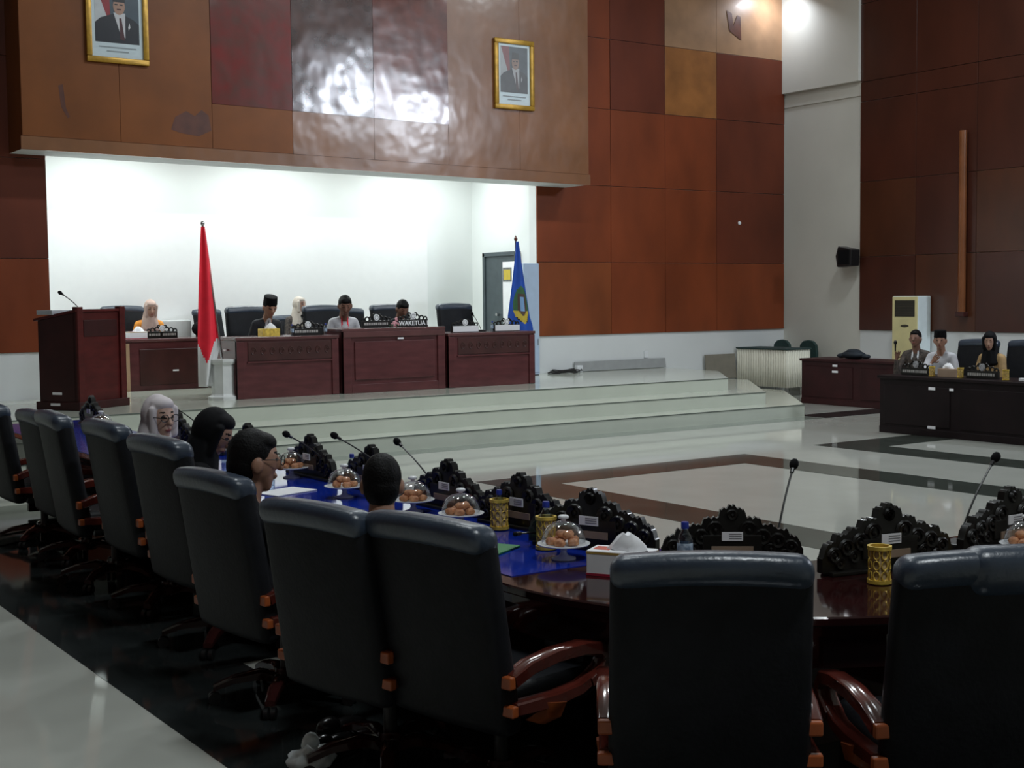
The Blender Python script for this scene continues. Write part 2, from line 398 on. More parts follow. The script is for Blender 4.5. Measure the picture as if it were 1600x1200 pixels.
# housings of the added fill panels in the hall ceiling, recess tubes
for k, (x, y) in enumerate(HALL_FILL):
    t = thing('hall_fill_panel', 'flat white fill-light panel added to the hall ceiling, out of the picture', 'lamp', (x, y, ZC), 0, 'added ceiling panels of the hall')
    b = BM(); addbox(b, (0, 0, -.05), (1.2, .6, .1), .01); newobj('housing', b, white_pl, t)
    b = BM(); addbox(b, (0, 0, -.105), (1.1, .5, .01)); newobj('diffuser', b, lamp_e, t)
for x in (6.6, 9.2, 11.8):
    t = thing('tube_lamp', 'white tube lamp under the recess ceiling, hidden by the bulkhead', 'lamp', (x, 19.3, 4.3), 0, 'tube lamps over the stage')
    b = BM(); addbox(b, (0, 0, -.025), (1.6, .3, .05), .01); newobj('housing', b, white_pl, t)
    b = BM(); addtube(b, [(-.75, 0, -.06), (.75, 0, -.06)], .012, 8); newobj('tube', b, lamp_e, t)
def floodlight(loc, rot, label, power, k=1., col=(.80, .88, 1.0)):
    t = thing('floodlight', label, 'floodlight', loc, 0)
    t.rotation_euler = rot
    b = BM(); addbox(b, (0, 0, 0), (.34*k, .10, .26*k), .02); newobj('housing', b, plastic, t)
    b = BM(); addbox(b, (0, -.055, 0), (.29*k, .012, .21*k)); newobj('lens', b, flood_e, t)
    b = BM(); addtube(b, [(-.18*k, .02, 0), (-.19*k, .12, .1), (.19*k, .12, .1), (.18*k, .02, 0)], .012, 6); newobj('bracket', b, chrome, t)
    o = area('flood_light', (0, -.07, 0), (R(-90), 0, 0), .28*k, .2*k, power, col); o.parent = t
    return t
fl = floodlight((18.45, 17.85, 7.42), (R(62), 0, R(165)), 'small bright floodlight high in the corner beside the pale column', 15)
b = BM(); addbox(b, (0, 0, 0), (.06, .5, .06)); o = newobj('arm', b, chrome, fl, loc=(0, .2, .1))
floodlight((18.42, 4.4, 6.5), (R(10), 0, R(-140)), 'large floodlight on the right side wall, out of the picture', 180, 2.6)
floodlight((18.42, 0.6, 7.6), (R(14), 0, R(-140)), 'large floodlight at the rear of the right side wall, out of the picture', 180, 2.6)

# ------------------------------------------------------------------ chairs
def make_chair(label, headpad=False):
    t = thing('office_chair', label, 'chair')
    def lean(v, k=.165):
        v.co.y -= k*max(0, v.co.z-.42)
    b = BM(); addbox(b, (0, -.24, .70), (.60, .10, .70), .04, 4)
    bmesh.ops.subdivide_edges(b, edges=[e for e in b.edges if abs(e.verts[0].co.x-e.verts[1].co.x) > .3], cuts=7)
    for v in b.verts:
        tt = (v.co.z-.35)/.70
        v.co.x *= 1.02-.03*tt
        if tt > .5: v.co.z += .016*(1-(v.co.x/.3)**2)
        v.co.y -= .02*(1-(v.co.x/.3)**2)
        lean(v)
    newobj('backrest', b, leather, t, True)
    b = BM(); addbox(b, (0, -.245, 1.035), (.595, .125, .105), .045, 5)
    bmesh.ops.subdivide_edges(b, edges=[e for e in b.edges if abs(e.verts[0].co.x-e.verts[1].co.x) > .3], cuts=7)
    for v in b.verts:
        v.co.z += .018*(1-(v.co.x/.3)**2); v.co.y -= .02*(1-(v.co.x/.3)**2); lean(v)
    newobj('top_roll', b, leather_hl, t, True)
    if headpad:
        b = BM(); addbox(b, (.1, -.262, 1.04), (.42, .15, .15), .06, 5)
        for v in b.verts: lean(v)
        newobj('head_cover', b, leather_hl, t, True)
    b = BM(); addbox(b, (0, .0, .44), (.54, .52, .12), .05, 4); newobj('seat', b, leather, t, True)
    for s in (-1, 1):
        x = s*.305
        pth = [(x, -.27, .555), (x, -.18, .585), (x, -.05, .60), (x, .10, .597), (x, .19, .58), (x, .225, .54), (x, .20, .50), (x, .13, .468)]
        b = BM(); addsweep(b, pth, .065, [.05, .05, .05, .05, .05, .05, .045, .04]); a = newobj('armrest', b, arm_m, t, True)
        b = BM(); addsweep(b, [(x, .15, .48), (x, .08, .455), (x, -.05, .445), (x, -.18, .45), (x, -.26, .455)], .055, [.04, .045, .05, .05, .045]); lo = newobj('lower_bar', b, arm_m, a, True)
        b = BM(); addbox(b, (x, -.285, .553), (.062, .03, .045), .006); newobj('end_block', b, arm_o, a)
        b = BM(); addbox(b, (x, -.275, .452), (.066, .03, .04), .006); newobj('end_block', b, arm_o, a)
        b = BM(); addsweep(b, [(x, -.06, .44), (x*.98, -.07, .39), (x*.8, -.08, .355)], .07, [.11, .09, .06]); newobj('arm_support', b, arm_o, a, True)
    b = BM(); addbox(b, (0, -.02, .35), (.2, .26, .06), .01); addlathe(b, [(0, .10), (.028, .10), (.028, .36), (0, .36)], n=12); newobj('column', b, plastic, t, True)
    b = BM(); addlathe(b, [(0, .075), (.055, .075), (.055, .15), (0, .15)], n=12); newobj('hub', b, leg_m, t, True)
    for k in range(5):
        a = R(90+72*k+10); c, s = math.cos(a), math.sin(a)
        b = BM()
        pr = [(0.03, .10, .035, .05), (.12, .125, .032, .045), (.24, .11, .028, .034), (.335, .075, .022, .026)]
        rings = []
        for (rr, z, w, h) in pr:
            rings.append([b.verts.new((c*rr-s*dx, s*rr+c*dx, z+dz)) for dx, dz in ((-w, -h/2), (w, -h/2), (w, h/4), (w*.6, h/2), (-w*.6, h/2), (-w, h/4))])
        for A, B in zip(rings, rings[1:]):
            for q in range(6): b.faces.new((A[q], A[(q+1) % 6], B[(q+1) % 6], B[q]))
        b.faces.new(rings[0][::-1]); b.faces.new(rings[-1])
        bmesh.ops.recalc_face_normals(b, faces=b.faces)
        lg = newobj('leg', b, leg_m, t, True)
        b = BM()
        for off in (-.017, .017):
            addtube(b, [(c*.33-s*(off-.010), s*.33+c*(off-.010), .028), (c*.33-s*(off+.010), s*.33+c*(off+.010), .028)], .028, 12)
        newobj('caster', b, plastic, lg, True)
    return t
def place(proto, first, label, bx, by, phi, group, scale=1., z=0):
    """bx,by = middle of the top of the backrest, phi = direction it faces from +X"""
    rz = phi-PI/2; off = .35*scale
    loc = (bx+math.cos(phi)*off, by+math.sin(phi)*off, z)
    if first:
        proto.location = loc; proto.rotation_euler = (0, 0, rz); proto['label'] = label; proto['group'] = group; proto.scale = (scale,)*3; return proto
    return clone(proto, label, loc, rz, group, scale)
ch = make_chair('x')
G1 = 'high-backed chairs around the curved table'
row = [(2.38, 3.97, 12, 'large black leather chair seen from behind, left of the tissue box'),
       (2.21, 4.50, 12, 'black leather chair holding the dark-haired man seen from behind'),
       (2.27, 5.63, 6, 'black leather chair holding the man with glasses seen in profile'),
       (2.43, 6.75, 3, 'black leather chair of the woman in the black headscarf'),
       (2.50, 7.82, 0, 'black leather chair of the woman in the pale headscarf'),
       (2.45, 8.72, -4, 'black leather chair in the left row, between the pale headscarf and the last three chairs'),
       (2.57, 9.62, 0, 'black leather chair in the left row, nearest the foot of the lectern'),
       (2.52, 10.55, 0, 'black leather chair at the left edge of the picture')]
for i, (x, y, a, lb) in enumerate(row): place(ch, i == 0, lb, x, y, R(a), G1, 1.05 if i in (3, 4, 5) else 1.)
place(ch, False, 'black leather chair seen square from behind, right of the tissue box', 2.69, 2.88, R(52), G1)
chB = make_chair('x', True)
place(chB, True, 'black leather chair with a padded head cover at the right edge of the picture', 3.36, 2.40, R(62), G1)
G2 = 'black chairs on the stage'
for x, y, a, s, lb in [(7.86, 18.1, -90, 1.1, 'black chair behind the man in the black cap and dark suit'),
                    (9.07, 18.1, -92, 1.1, 'black chair on the stage beside the woman in the cream headscarf'),
                    (10.20, 18.1, -90, 1.1, 'black chair on the stage behind the half-hidden dark-haired person'),
                    (11.38, 18.1, -88, 1.1, 'empty black chair on the stage behind the desk with two white name plates'),
                    (6.72, 20.1, -90, 1.12, 'black chair of the woman in the orange blouse'),
                    (8.02, 20.0, -60, 1.06, 'grey-black chair standing behind the red and white flag'),
                    (9.35, 19.9, -90, .95, 'low grey-black chair of the woman in the cream headscarf'),
                    (9.85, 18.9, -110, 1.05, 'grey-black chair behind the man in the pale shirt')]:
    place(ch, False, lb, x, y, R(a), G2, s, ST)
G3 = 'black chairs behind the right-hand desks'
for x, y, lb in [(16.05, 11.75, 'black chair between the capped man and the woman in the dark headscarf'), 
                 (16.2, 11.05, 'black chair at the right edge of the picture, behind the long dark desk')]:
    place(ch, False, lb, x, y, R(180), G3, 1.08)

# ------------------------------------------------------------------ curved conference table
CX, CY, RO, RI = 4.2, 4.2, 1.33, .38
XO, XI = CX-RO, CX-RI
def ring_pts(r, n=18): return [(CX+r*math.cos(a), CY+r*math.sin(a)) for a in [PI+PI/2*i/n for i in range(n+1)]]
tb = thing('conference_table', 'long curved dark red wooden conference table with a blue top along one side', 'table', (CX, CY, 0))
def L(p): return (p[0]-CX, p[1]-CY)
YE, XE = 12.6, 9.5
def slab(name, r_out, r_in, z0, z1, mm, y_end=YE, x_end=XE, bev=0.):
    out = ring_pts(r_out); inn = ring_pts(r_in)
    poly = [(CX-r_out, y_end)]+out+[(x_end, CY-r_out), (x_end, CY-r_in)]+inn[::-1]+[(CX-r_in, y_end)]
    b = BM(); addprism(b, [L(p) for p in poly], z0, z1, 'Z', 0, bev)
    return newobj(name, b, mm, tb, False)
slab('table_top', RO, RI, .715, .75, tbl_wood, bev=.006)
slab('edge_moulding', RO-.015, RI+.015, .68, .714, tbl_wood)
slab('apron', RO-.05, RO-.08, .56, .68, tbl_wood)
slab('inner_panel', RI+.09, RI+.06, .003, .68, tbl_wood)
b = BM(); span_box(b, XO+.09-CX, XI-.03-CX, 4.31-CY, YE-.1-CY, .750, .7535); newobj('blue_cover', b, tbl_blue, tb)
for (x, y) in [(3.35, 11.9), (3.35, 9.4), (3.35, 7.0), (3.35, 5.0), (4.9, 3.35), (7.2, 3.35), (9.0, 3.35)]:
    b = BM(); addbox(b, (x-CX, y-CY, .36), (.5, .06, .64) if x < 3.5 else (.06, .5, .64), .01); newobj('support_panel', b, tbl_wood, tb)

# ------------------------------------------------------------------ carved name plates
def plate_mesh_outline(sc=1.):
    lobes = [(0, .150, .060), (.068, .128, .050), (.125, .100, .048), (.185, .085, .046), (.238, .062, .042), (.268, .040, .024), (0, .207, .022), (.034, .195, .020), (.098, .155, .022), (.155, .128, .022), (.215, .112, .018)]
    cs = [(x, z, r) for x, z, r in lobes]+[(-x, z, r) for x, z, r in lobes if x > 0]
    top = []
    N = 96
    for i in range(N+1):
        x = -.288+.576*i/N; h = .02
        for cx, cz, r in cs:
            d = r*r-(x-cx)**2
            if d > 0: h = max(h, cz+math.sqrt(d))
        h += .010*abs(math.sin(x*150))*(1 if h > .06 else .3)-.004
        top.append((x*sc, h*sc))
    return [(-.288*sc, .0)]+top+[(.288*sc, .0)]
def make_plate(label, kind='back'):
    t = thing('name_plate', label, 'name plate')
    b = BM(); addprism(b, plate_mesh_outline(), -.016, .016, 'Y')
    for s in (-1, 1):
        for (x, z, r) in [(.068, .128, .034), (.125, .098, .032), (.185, .083, .030), (.238, .060, .026), (.0, .19, .02), (.155, .05, .022), (.215, .03, .02)]:
            for yy in (-.018, .018):
                pts = [(s*x+r*math.cos(2*PI*k/10)*(1-.03*k), yy, z+r*math.sin(2*PI*k/10)*(1-.03*k)) for k in range(13)]
                addtube(b, pts, .0085, 5)
                addell(b, (s*x, yy, z), (.010, .010, .010), 0, 1)
    for v in b.verts: v.co.z += .012
    newobj('carving', b, carve, t, True)
    b = BM(); addbox(b, (0, 0, .008), (.52, .075, .016), .004); newobj('foot', b, carve, t)
    b = BM(); addbox(b, (0, .012, .085), (.24, .03, .075), .004); newobj('backing', b, carve, t)
    if kind == 'back':
        b = BM(); addbox(b, (.0, .029, .117), (.085, .004, .036)); newobj('sticker', b, label_w, t)
        b = BM(); addbox(b, (.0, .029, .062), (.17, .004, .028)); newobj('name_strip', b, beige, t)
        b = BM()
        for q in range(3): addbox(b, (-.012, .0315, .127-.009*q), (.05, .001, .0035))
        newobj('sticker_print', b, mat('grey_ink', (.25, .25, .27), .6, var=.05), t)
    return t
pl = make_plate('x')
GP = 'carved name plates along the curved table'
# position, direction its name side looks (from +X); its back is turned to the chairs
pls = [(3.68, 11.9, 0, 'carved black name plate at the far end of the table, in front of the lectern'),
       (3.66, 9.75, 0, 'carved black name plate beside the pale headscarf'),
       (3.66, 8.45, 0, 'carved black name plate behind the blue water bottle'),
       (3.66, 7.50, 0, 'carved black name plate beside the second glass dome from the lectern end'),
       (3.66, 6.72, 0, 'carved black name plate just beyond the head of the dark-haired man'),
       (3.64, 5.86, 2, 'carved black name plate between the dark-haired head and the gold holders'),
       (3.62, 5.18, 6, 'carved black name plate behind the bottle in the farther gold holder'),
       (3.56, 4.56, 22, 'carved black name plate between the gold holder and the tissue box'),
       (3.83, 3.98, 52, 'glossy carved black name plate above the chair right of the tissue box'),
       (4.23, 3.52, 78, 'carved black name plate standing behind the lone gold holder on the right'),
       (5.00, 3.50, 88, 'carved black name plate at the right edge, beside the yellow snack dome')]
for i, (x, y, a, lb) in enumerate(pls):
    rz = R(a)+PI/2
    sc = 1.1 if i not in (8,) else 1.0
    if i == 0:
        pl.location = (x, y, .752); pl.rotation_euler = (0, 0, rz); pl['label'] = lb; pl['group'] = GP; pl.scale = (sc,)*3
    else: clone(pl, lb, (x, y, .754 if i < 8 else .750), rz, GP, sc)

# ------------------------------------------------------------------ gooseneck microphones
def mic(base, head, label, r=.0045, hr=.024, group='gooseneck microphones on the curved table', bs=(.14, .12, .035)):
    B = Vector(base); Hd = Vector(head)
    t = thing('gooseneck_microphone', label, 'microphone', base, 0, group)
    d = Hd-B; yaw = math.atan2(d.y, d.x)
    b = BM(); addbox(b, (0, 0, bs[2]/2), bs, .008, 2, rot=(0, 0, yaw)); newobj('base', b, plastic, t)
    pts = []
    for i in range(11):
        u = i/10; p = d*u; bend = .06*d.length*math.sin(PI*u)
        pts.append((p.x-math.cos(yaw)*bend*.5, p.y-math.sin(yaw)*bend*.5, p.z+bend*.6))
    pts[0] = (0, 0, .02)
    b = BM(); addtube(b, pts, r, 6); newobj('stem', b, plastic, t, True)
    dirv = (Vector(pts[-1])-Vector(pts[-2])).normalized()
    b = BM(); addell(b, d+dirv*hr*.6, (hr*.85, hr*.85, hr*1.15), 0, 2, dirv.to_track_quat('Z', 'Y').to_matrix()); newobj('foam_head', b, felt, t, 'all')
    b = BM(); addtube(b, [d-dirv*.03, d+dirv*.01], r*2.1, 8); newobj('collar', b, plastic, t, True)
    return t
mic((3.72, 9.0, .754), (3.62, 9.75, 1.06), 'gooseneck microphone rising between the pale and the black headscarf')
mic((3.78, 7.32, .754), (3.395, 7.256, 1.05), 'gooseneck microphone leaning left, farthest of the three in front of the steps')
mic((3.76, 6.45, .754), (3.51, 6.86, 1.065), 'gooseneck microphone in the middle of the three in front of the steps')
mic((3.72, 6.02, .754), (3.66, 6.41, 1.055), 'gooseneck microphone nearest the dark-haired head, in front of the steps')
mic((4.02, 3.93, .750), (4.24, 4.03, 1.11), 'tall gooseneck microphone standing above the glossy carved plate')
mic((4.80, 3.62, .750), (5.06, 3.62, 1.115), 'tall gooseneck microphone near the right edge of the picture')
mic((3.60, 4.85, .754), (3.27, 4.72, .83), 'gooseneck microphone bent down beside the nearer gold bottle holder', hr=.012)

# ------------------------------------------------------------------ snack domes, cakes, bottles, holders
def make_stand(label):
    t = thing('cake_stand', label, 'cake stand')
    b = BM(); addlathe(b, [(0, 0), (.052, 0), (.052, .006), (.02, .016), (.013, .03), (.016, .047), (.06, .053), (.108, .062), (.112, .068), (.106, .068), (.06, .060), (0, .059)], n=28); newobj('plate', b, white_pl, t, 'all')
    b = BM(); addlathe(b, [(.092, .064), (.092, .085), (.086, .112), (.070, .137), (.045, .154), (.018, .161), (.0, .162)], n=28); newobj('glass_dome', b, dome, t, 'all')
    b = BM(); addlathe(b, [(0, .160), (.010, .160), (.010, .168), (.022, .172), (.024, .180), (.016, .186), (0, .187)], n=16); newobj('knob', b, white_pl, t, 'all')
    return t
cs = make_stand('x'); GS = 'glass-domed cake stands'
b = BM(); addell(b, (0, 0, .016), (.027, .024, .018), 0, 2)
for v in b.verts: v.co += Vector((random.uniform(-1, 1), random.uniform(-1, 1), random.uniform(-1, 1)))*.0018
cake = newobj('small_cake', b, cake_m, None, 'all')
stands = [(3.52, 11.15, 'glass-domed cake stand in front of the lectern foot'),
          (3.55, 7.55, 'glass-domed cake stand beside the standing blue bottle'),
          (3.42, 6.60, 'glass-domed cake stand just left of the dark-haired head'),
          (3.46, 5.92, 'glass-domed cake stand just right of the dark-haired head'),
          (3.42, 5.40, 'glass-domed cake stand left of the farther gold holder'),
          (3.33, 4.46, 'glass-domed cake stand nearest the tissue box'),
          (4.84, 3.30, 'glass-domed cake stand at the right edge of the picture')]
firstcake = True
for i, (x, y, lb) in enumerate(stands):
    z = .754 if i < 6 else .75
    if i == 0: cs.location = (x, y, z); cs['label'] = lb; cs['group'] = GS
    else: clone(cs, lb, (x, y, z), 0, GS)
    for k in range(8):
        a = k*PI*2/5+i; rr = .05 if k < 5 else .024; zz = z+.060 if k < 5 else z+.086
        if firstcake: c = cake; firstcake = False
        else: c = cake.copy(); COL.objects.link(c)
        c.location = (x+math.cos(a)*rr, y+math.sin(a)*rr, zz); c.rotation_euler = (0, 0, a*2)
        tag(c, 'small baked cake under the '+lb.replace('glass-domed cake stand', 'glass dome'), 'cake', 'cakes under '+lb)
def make_bottle(label):
    t = thing('water_bottle', label, 'bottle')
    b = BM(); addlathe(b, [(0, 0), (.028, 0), (.031, .006), (.031, .05), (.029, .06), (.031, .07), (.031, .135), (.026, .155), (.013, .175), (.012, .186), (0, .186)], n=18); newobj('bottle_body', b, water, t, 'all')
    b = BM(); addlathe(b, [(.0315, .06), (.0318, .061), (.0318, .125), (.0315, .126)], n=18); newobj('bottle_label', b, blue_lbl, t, 'all')
    b = BM(); addlathe(b, [(0, .182), (.0155, .182), (.0155, .205), (.014, .208), (0, .208)], n=16); newobj('cap', b, cap_blue, t, True)
    return t
def make_holder(label):
    t = thing('bottle_holder', label, 'bottle holder')
    b = BM()
    b.free()
    for z in (.004, .132): b = BM(); addlathe(b, [(.036, z), (.047, z), (.047, z+.014), (.036, z+.014), (.036, z)], n=12); newobj('ring', b, gold, t, True)
    for k in range(8):
        a = 2*PI*k/8; b = BM()
        for q in range(3):
            zc = .035+.04*q
            pts = [(math.cos(a+dx/.04)*.040, math.sin(a+dx/.04)*.040, zc+dz) for dx, dz in [(.012*math.cos(w), .018*math.sin(w)) for w in [2*PI*j/8 for j in range(8)]]]
            addtube(b, pts, .0028, 4, closed=True)
        newobj('scroll_panel', b, gold, t, True)
    b = BM(); addlathe(b, [(.0, .005), (.037, .005), (.037, .135)], n=20); newobj('liner', b, mat('gold_liner', (.62, .46, .24), .5, metal=.1, var=.4, scale=60), t, True)
    return t
bt = make_bottle('x'); hd = make_holder('x')
bots = [(3.30, 7.32, .754, 'blue-labelled water bottle standing free beside the man with glasses'),
        (3.70, 8.95, .754, 'clear water bottle half hidden by the black headscarf'),
        (3.68, 7.0, .754, 'clear water bottle behind the dome left of the dark-haired head'),
        (3.52, 5.22, .756, 'blue-capped bottle in the farther gold holder'),
        (3.40, 4.68, .756, 'blue-capped bottle in the nearer gold holder'),
        (3.53, 3.93, .752, 'blue-capped bottle in front of the glossy carved plate')]
for i, (x, y, z, lb) in enumerate(bots):
    if i == 0: bt.location = (x, y, z); bt['label'] = lb; bt['group'] = 'water bottles on the curved table'
    else: clone(bt, lb, (x, y, z), i, 'water bottles on the curved table', .9 if i < 4 else 1)
hds = [(3.52, 5.22, .754, 'gold pierced bottle holder farther from the tissue box'), (3.40, 4.68, .754, 'gold pierced bottle holder next to the nearest snack dome'), (4.00, 3.36, .75, 'lone gold pierced holder on the dark wood by the right chairs')]
for i, (x, y, z, lb) in enumerate(hds):
    if i == 0: hd.location = (x, y, z); hd['label'] = lb; hd['group'] = 'gold bottle holders'
    else: clone(hd, lb, (x, y, z), i, 'gold bottle holders')
# tissue box
def tissue_box(loc, rz, label, s=1., body=None):
    t = thing('tissue_box', label, 'tissue box', loc, rz, None, s)
    b = BM(); addbox(b, (0, 0, .045), (.23, .115, .09), .003, 1); newobj('carton', b, body or paper, t)
    if body is None:
        b = BM(); addbox(b, (0, 0, .0822), (.2315, .1165, .008)); newobj('gold_stripe', b, mat('gold_print', (.55, .36, .10), .5, var=.1), t)
        b = BM(); addbox(b, (0, 0, .0055), (.2315, .1165, .009)); newobj('red_stripe', b, mat('red_print', (.42, .02, .05), .5, var=.1), t)
        b = BM(); addbox(b, (-.07, .0, .0905), (.06, .06, .001)); newobj('red_flap', b, mat('red_orange_print', (.62, .08, .03), .5, var=.1), t)
    b = BM()
    n = 14; rings = []
    for q, (rx, ry, z) in enumerate([(.075, .03, .088), (.06, .035, .11), (.035, .02, .135), (.018, .012, .147)]):
        rings.append([b.verts.new((.02+rx*math.cos(2*PI*k/n)*(1+.15*math.sin(3*k+q)), ry*math.sin(2*PI*k/n)*(1+.2*math.cos(4*k+q)), z+.006*math.sin(5*k))) for k in range(n)])
    for A, B in zip(rings, rings[1:]):
        for k in range(n): b.faces.new((A[k], A[(k+1) % n], B[(k+1) % n], B[k]))
    b.faces.new(rings[-1]); newobj('tissue', b, paper, t, True)
    return t
tissue_box((3.335, 4.08, .75), R(-58), 'white tissue box with gold and red stripes on the table corner', 1.12)
b = BM(); addbox(b, (0, 0, .004), (.30, .22, .008), .002); tag(newobj('folder', b, green_p, None, loc=(3.16, 4.82, .754), rotz=.5), 'green folder lying on the blue table top beside the big chair', 'folder')
b = BM(); addbox(b, (0, 0, .003), (.30, .21, .006), .001); tag(newobj('paper_sheets', b, paper, None, loc=(3.25, 7.0, .754), rotz=.3), 'white papers on the blue top by the man with glasses', 'paper')
b = BM(); addbox(b, (0, 0, .003), (.30, .21, .006), .001); tag(newobj('paper_sheets', b, paper, None, loc=(3.05, 4.98, .754), rotz=.1), 'white papers in front of the dark-haired man', 'paper')
b = BM(); addbox(b, (0, 0, .012), (.26, .36, .024), .004); tag(newobj('document_case', b, mat('dark_green_case', (.012, .03, .022), .4, var=.2), None, loc=(3.30, 7.75, .754), rotz=-.1), 'dark document case on the blue top behind the blue bottle', 'case')
b = BM(); addbox(b, (0, 0, .003), (.09, .055, .006), .001); tag(newobj('paper_card', b, paper, None, loc=(4.02, 3.10, .75), rotz=.2), 'small white card on the table beside the right-hand chair', 'card')
b = BM(); addbox(b, (0, 0, .035), (.13, .09, .07), .004); addbox(b, (.05, 0, .035), (.035, .092, .05), .002, 1, 1); tag(newobj('snack_box', b, [yellow_s, cap_blue], None, loc=(4.67, 3.22, .75), rotz=.4), 'yellow and blue snack packet at the right edge of the table', 'packet')

# ------------------------------------------------------------------ stage furniture
def desk(label, x0, x1, yf, depth, h, z=ST, style='carved', stickers=()):
    w = x1-x0
    t = thing('desk', label, 'desk', ((x0+x1)/2, yf+depth/2, z))
    y0 = -depth/2
    b = BM(); addbox(b, (0, 0, h-.02), (w+.02, depth+.02, .04), .006); newobj('desk_top', b, desk_top, t)
    b = BM(); addbox(b, (0, y0+.03, (h-.04)/2), (w, .03, h-.04)); newobj('front_panel', b, desk_m, t)
    for s in (-1, 1):
        b = BM(); addbox(b, (s*(w/2-.015), 0, (h-.04)/2), (.03, depth, h-.042), .003); newobj('side_panel', b, desk_m, t)
    if style == 'carved':
        b = BM(); addbox(b, (.03, y0+.01, h-.19), (w*.82, .015, .24), .003)
        newobj('carved_band', b, desk_dk, t)
        b = BM()
        for k in range(9):
            cx = .03-w*.36+w*.72*k/8
            pts = [(cx+.04*math.cos(a)*(1-.06*q), y0+.002, h-.19+.06*math.sin(a)*(1-.06*q)) for q, a in enumerate([2*PI*q/8 for q in range(12)])]
            addtube(b, pts, .008, 5)
        newobj('carved_scrolls', b, desk_dk, t, True)
        b = BM(); addbox(b, (.03, y0+.004, h-.33), (w*.84, .02, .02)); newobj('moulding', b, desk_m, t)
        for s in (-1, 1):
            b = BM(); addbox(b, (s*(w/2-.05), y0+.006, (h-.05)/2), (.1, .025, h-.06), .004); newobj('stile', b, desk_m, t)
    elif style == 'framed':
        for s in (-1, 1):
            b = BM(); addbox(b, (s*(w/2-.06), y0+.004, (h-.05)/2), (.12, .03, h-.05), .005); newobj('stile', b, desk_m, t)
        b = BM(); addbox(b, (0, y0+.0, h-.08), (w, .04, .08), .005); newobj('cornice', b, desk_top, t)
        b = BM(); addbox(b, (0, y0+.004, .06), (w-.24, .03, .12), .005); newobj('plinth', b, desk_m, t)
        b = BM(); addbox(b, (0, y0+.006, h*.5), (w-.36, .022, h-.36), .008); newobj('raised_panel', b, desk_m, t)
    elif style == 'plain':
        b = BM(); addbox(b, (-w/2+.05, y0+.006, h/2-.03), (.05, .03, h-.06)); newobj('pale_edge', b, desk_lt, t)
        b = BM(); addbox(b, (.05, y0+.01, h*.45), (w-.35, .02, h*.7), .006); newobj('raised_panel', b, desk_dk, t)
    elif style == 'side':
        pass
    for (sx, sz) in stickers:
        b = BM(); addbox(b, (sx, y0-.004-(.012 if style == 'framed' else .0), sz), (.09, .014, .022)); newobj('sticker', b, label_w, t)
    return t
desk('dark red desk with a carved band, left of the taller middle desk on the stage', 6.98, 8.46, 16.42, .75, .81)
desk('tallest dark red desk with a framed panel in the middle of the stage', 8.52, 10.15, 16.40, .75, .89, style='framed', stickers=[(.08, .74)])
desk('dark red desk with a carved band beside the blue flag', 10.2, 11.72, 16.38, .72, .79)
desk('dark brown desk at the back of the stage, behind the red and white flag', 6.38, 8.0, 19.05, .6, .75, style='plain', stickers=[(-.05, .28)])
b = BM(); addbox(b, (6.955, 16.75, 1.06), (.012, .06, .025)); addbox(b, (6.955, 16.75, 1.19), (.012, .07, .025)); newobj('sticker', b, label_w, bpy.data.objects['desk']).matrix_parent_inverse = Matrix.Translation(bpy.data.objects['desk'].location).inverted()

# lectern
A = R(32)
lect = mat('lectern_red_wood', (.075, .011, .010), .35, var=.25, scale=3, stretch=(1, 1, 4), spec=.3)
lect_d = mat('lectern_dark_wood', (.035, .008, .008), .4, var=.25, scale=4, spec=.3)
t = thing('lectern', 'tall dark red wooden lectern at the left end of the stage', 'lectern', (4.83, 16.09, ST), A)
w, d, hf, hb = .86, .62, 1.21, 1.10
b = BM(); addprism(b, [(.02, .06), (d-.02, .06), (d-.02, hb), (.02, hf-.03)], .0, .03, 'X'); newobj('side_panel', b, lect_d, t)
b = BM(); addprism(b, [(.02, .06), (d-.02, .06), (d-.02, hb), (.02, hf-.03)], w-.03, w, 'X'); newobj('side_panel', b, lect_d, t)
b = BM(); addbox(b, (w/2, .035, .62), (w-.2, .03, 1.10)); newobj('front_panel', b, lect, t)
b = BM(); addbox(b, (w/2, .02, .98), (w-.26, .02, .2), .006); newobj('carved_band', b, lect_d, t)
for x in (.05, w-.05):
    b = BM(); addbox(b, (x, .03, hf/2+.01), (.10, .08, hf+.04), .008); newobj('post', b, lect, t)
b = BM(); addprism(b, [(.0, hf-.03), (d+.03, hb-.03), (d+.03, hb+.0), (.0, hf+.0)], -.02, w+.02, 'X'); newobj('sloping_top', b, lect, t)
b = BM(); addbox(b, (w/2, d/2, .05), (w+.05, d+.05, .10), .008); newobj('plinth', b, lect_d, t)
for z, y in ((.18, .33), (.05, .34)):
    b = BM(); addbox(b, (-.004 if z > .1 else -.028, y, z+.02), (.012, .14, .03)); newobj('sticker', b, label_w, t)
# things on the lectern
dv = (-math.sin(A), math.cos(A)); fv = (math.cos(A), math.sin(A))
def onlect(x, y, z): return (4.83+fv[0]*x+dv[0]*y, 16.09+fv[1]*x+dv[1]*y, ST+z)
b = BM(); addbox(b, (0, 0, .03), (.34, .24, .055), .005); tag(newobj('laptop', b, mat('pale_grey_laptop', (.42, .44, .47), .4, var=.1), None, loc=onlect(.12, .45, 1.145), rotz=A), 'pale grey closed laptop lying on top of the lectern', 'laptop')
mic(onlect(.36, .22, 1.165), onlect(.12, .33, 1.40), 'gooseneck microphone on the lectern', .006, .028, None, (.08, .08, .02))
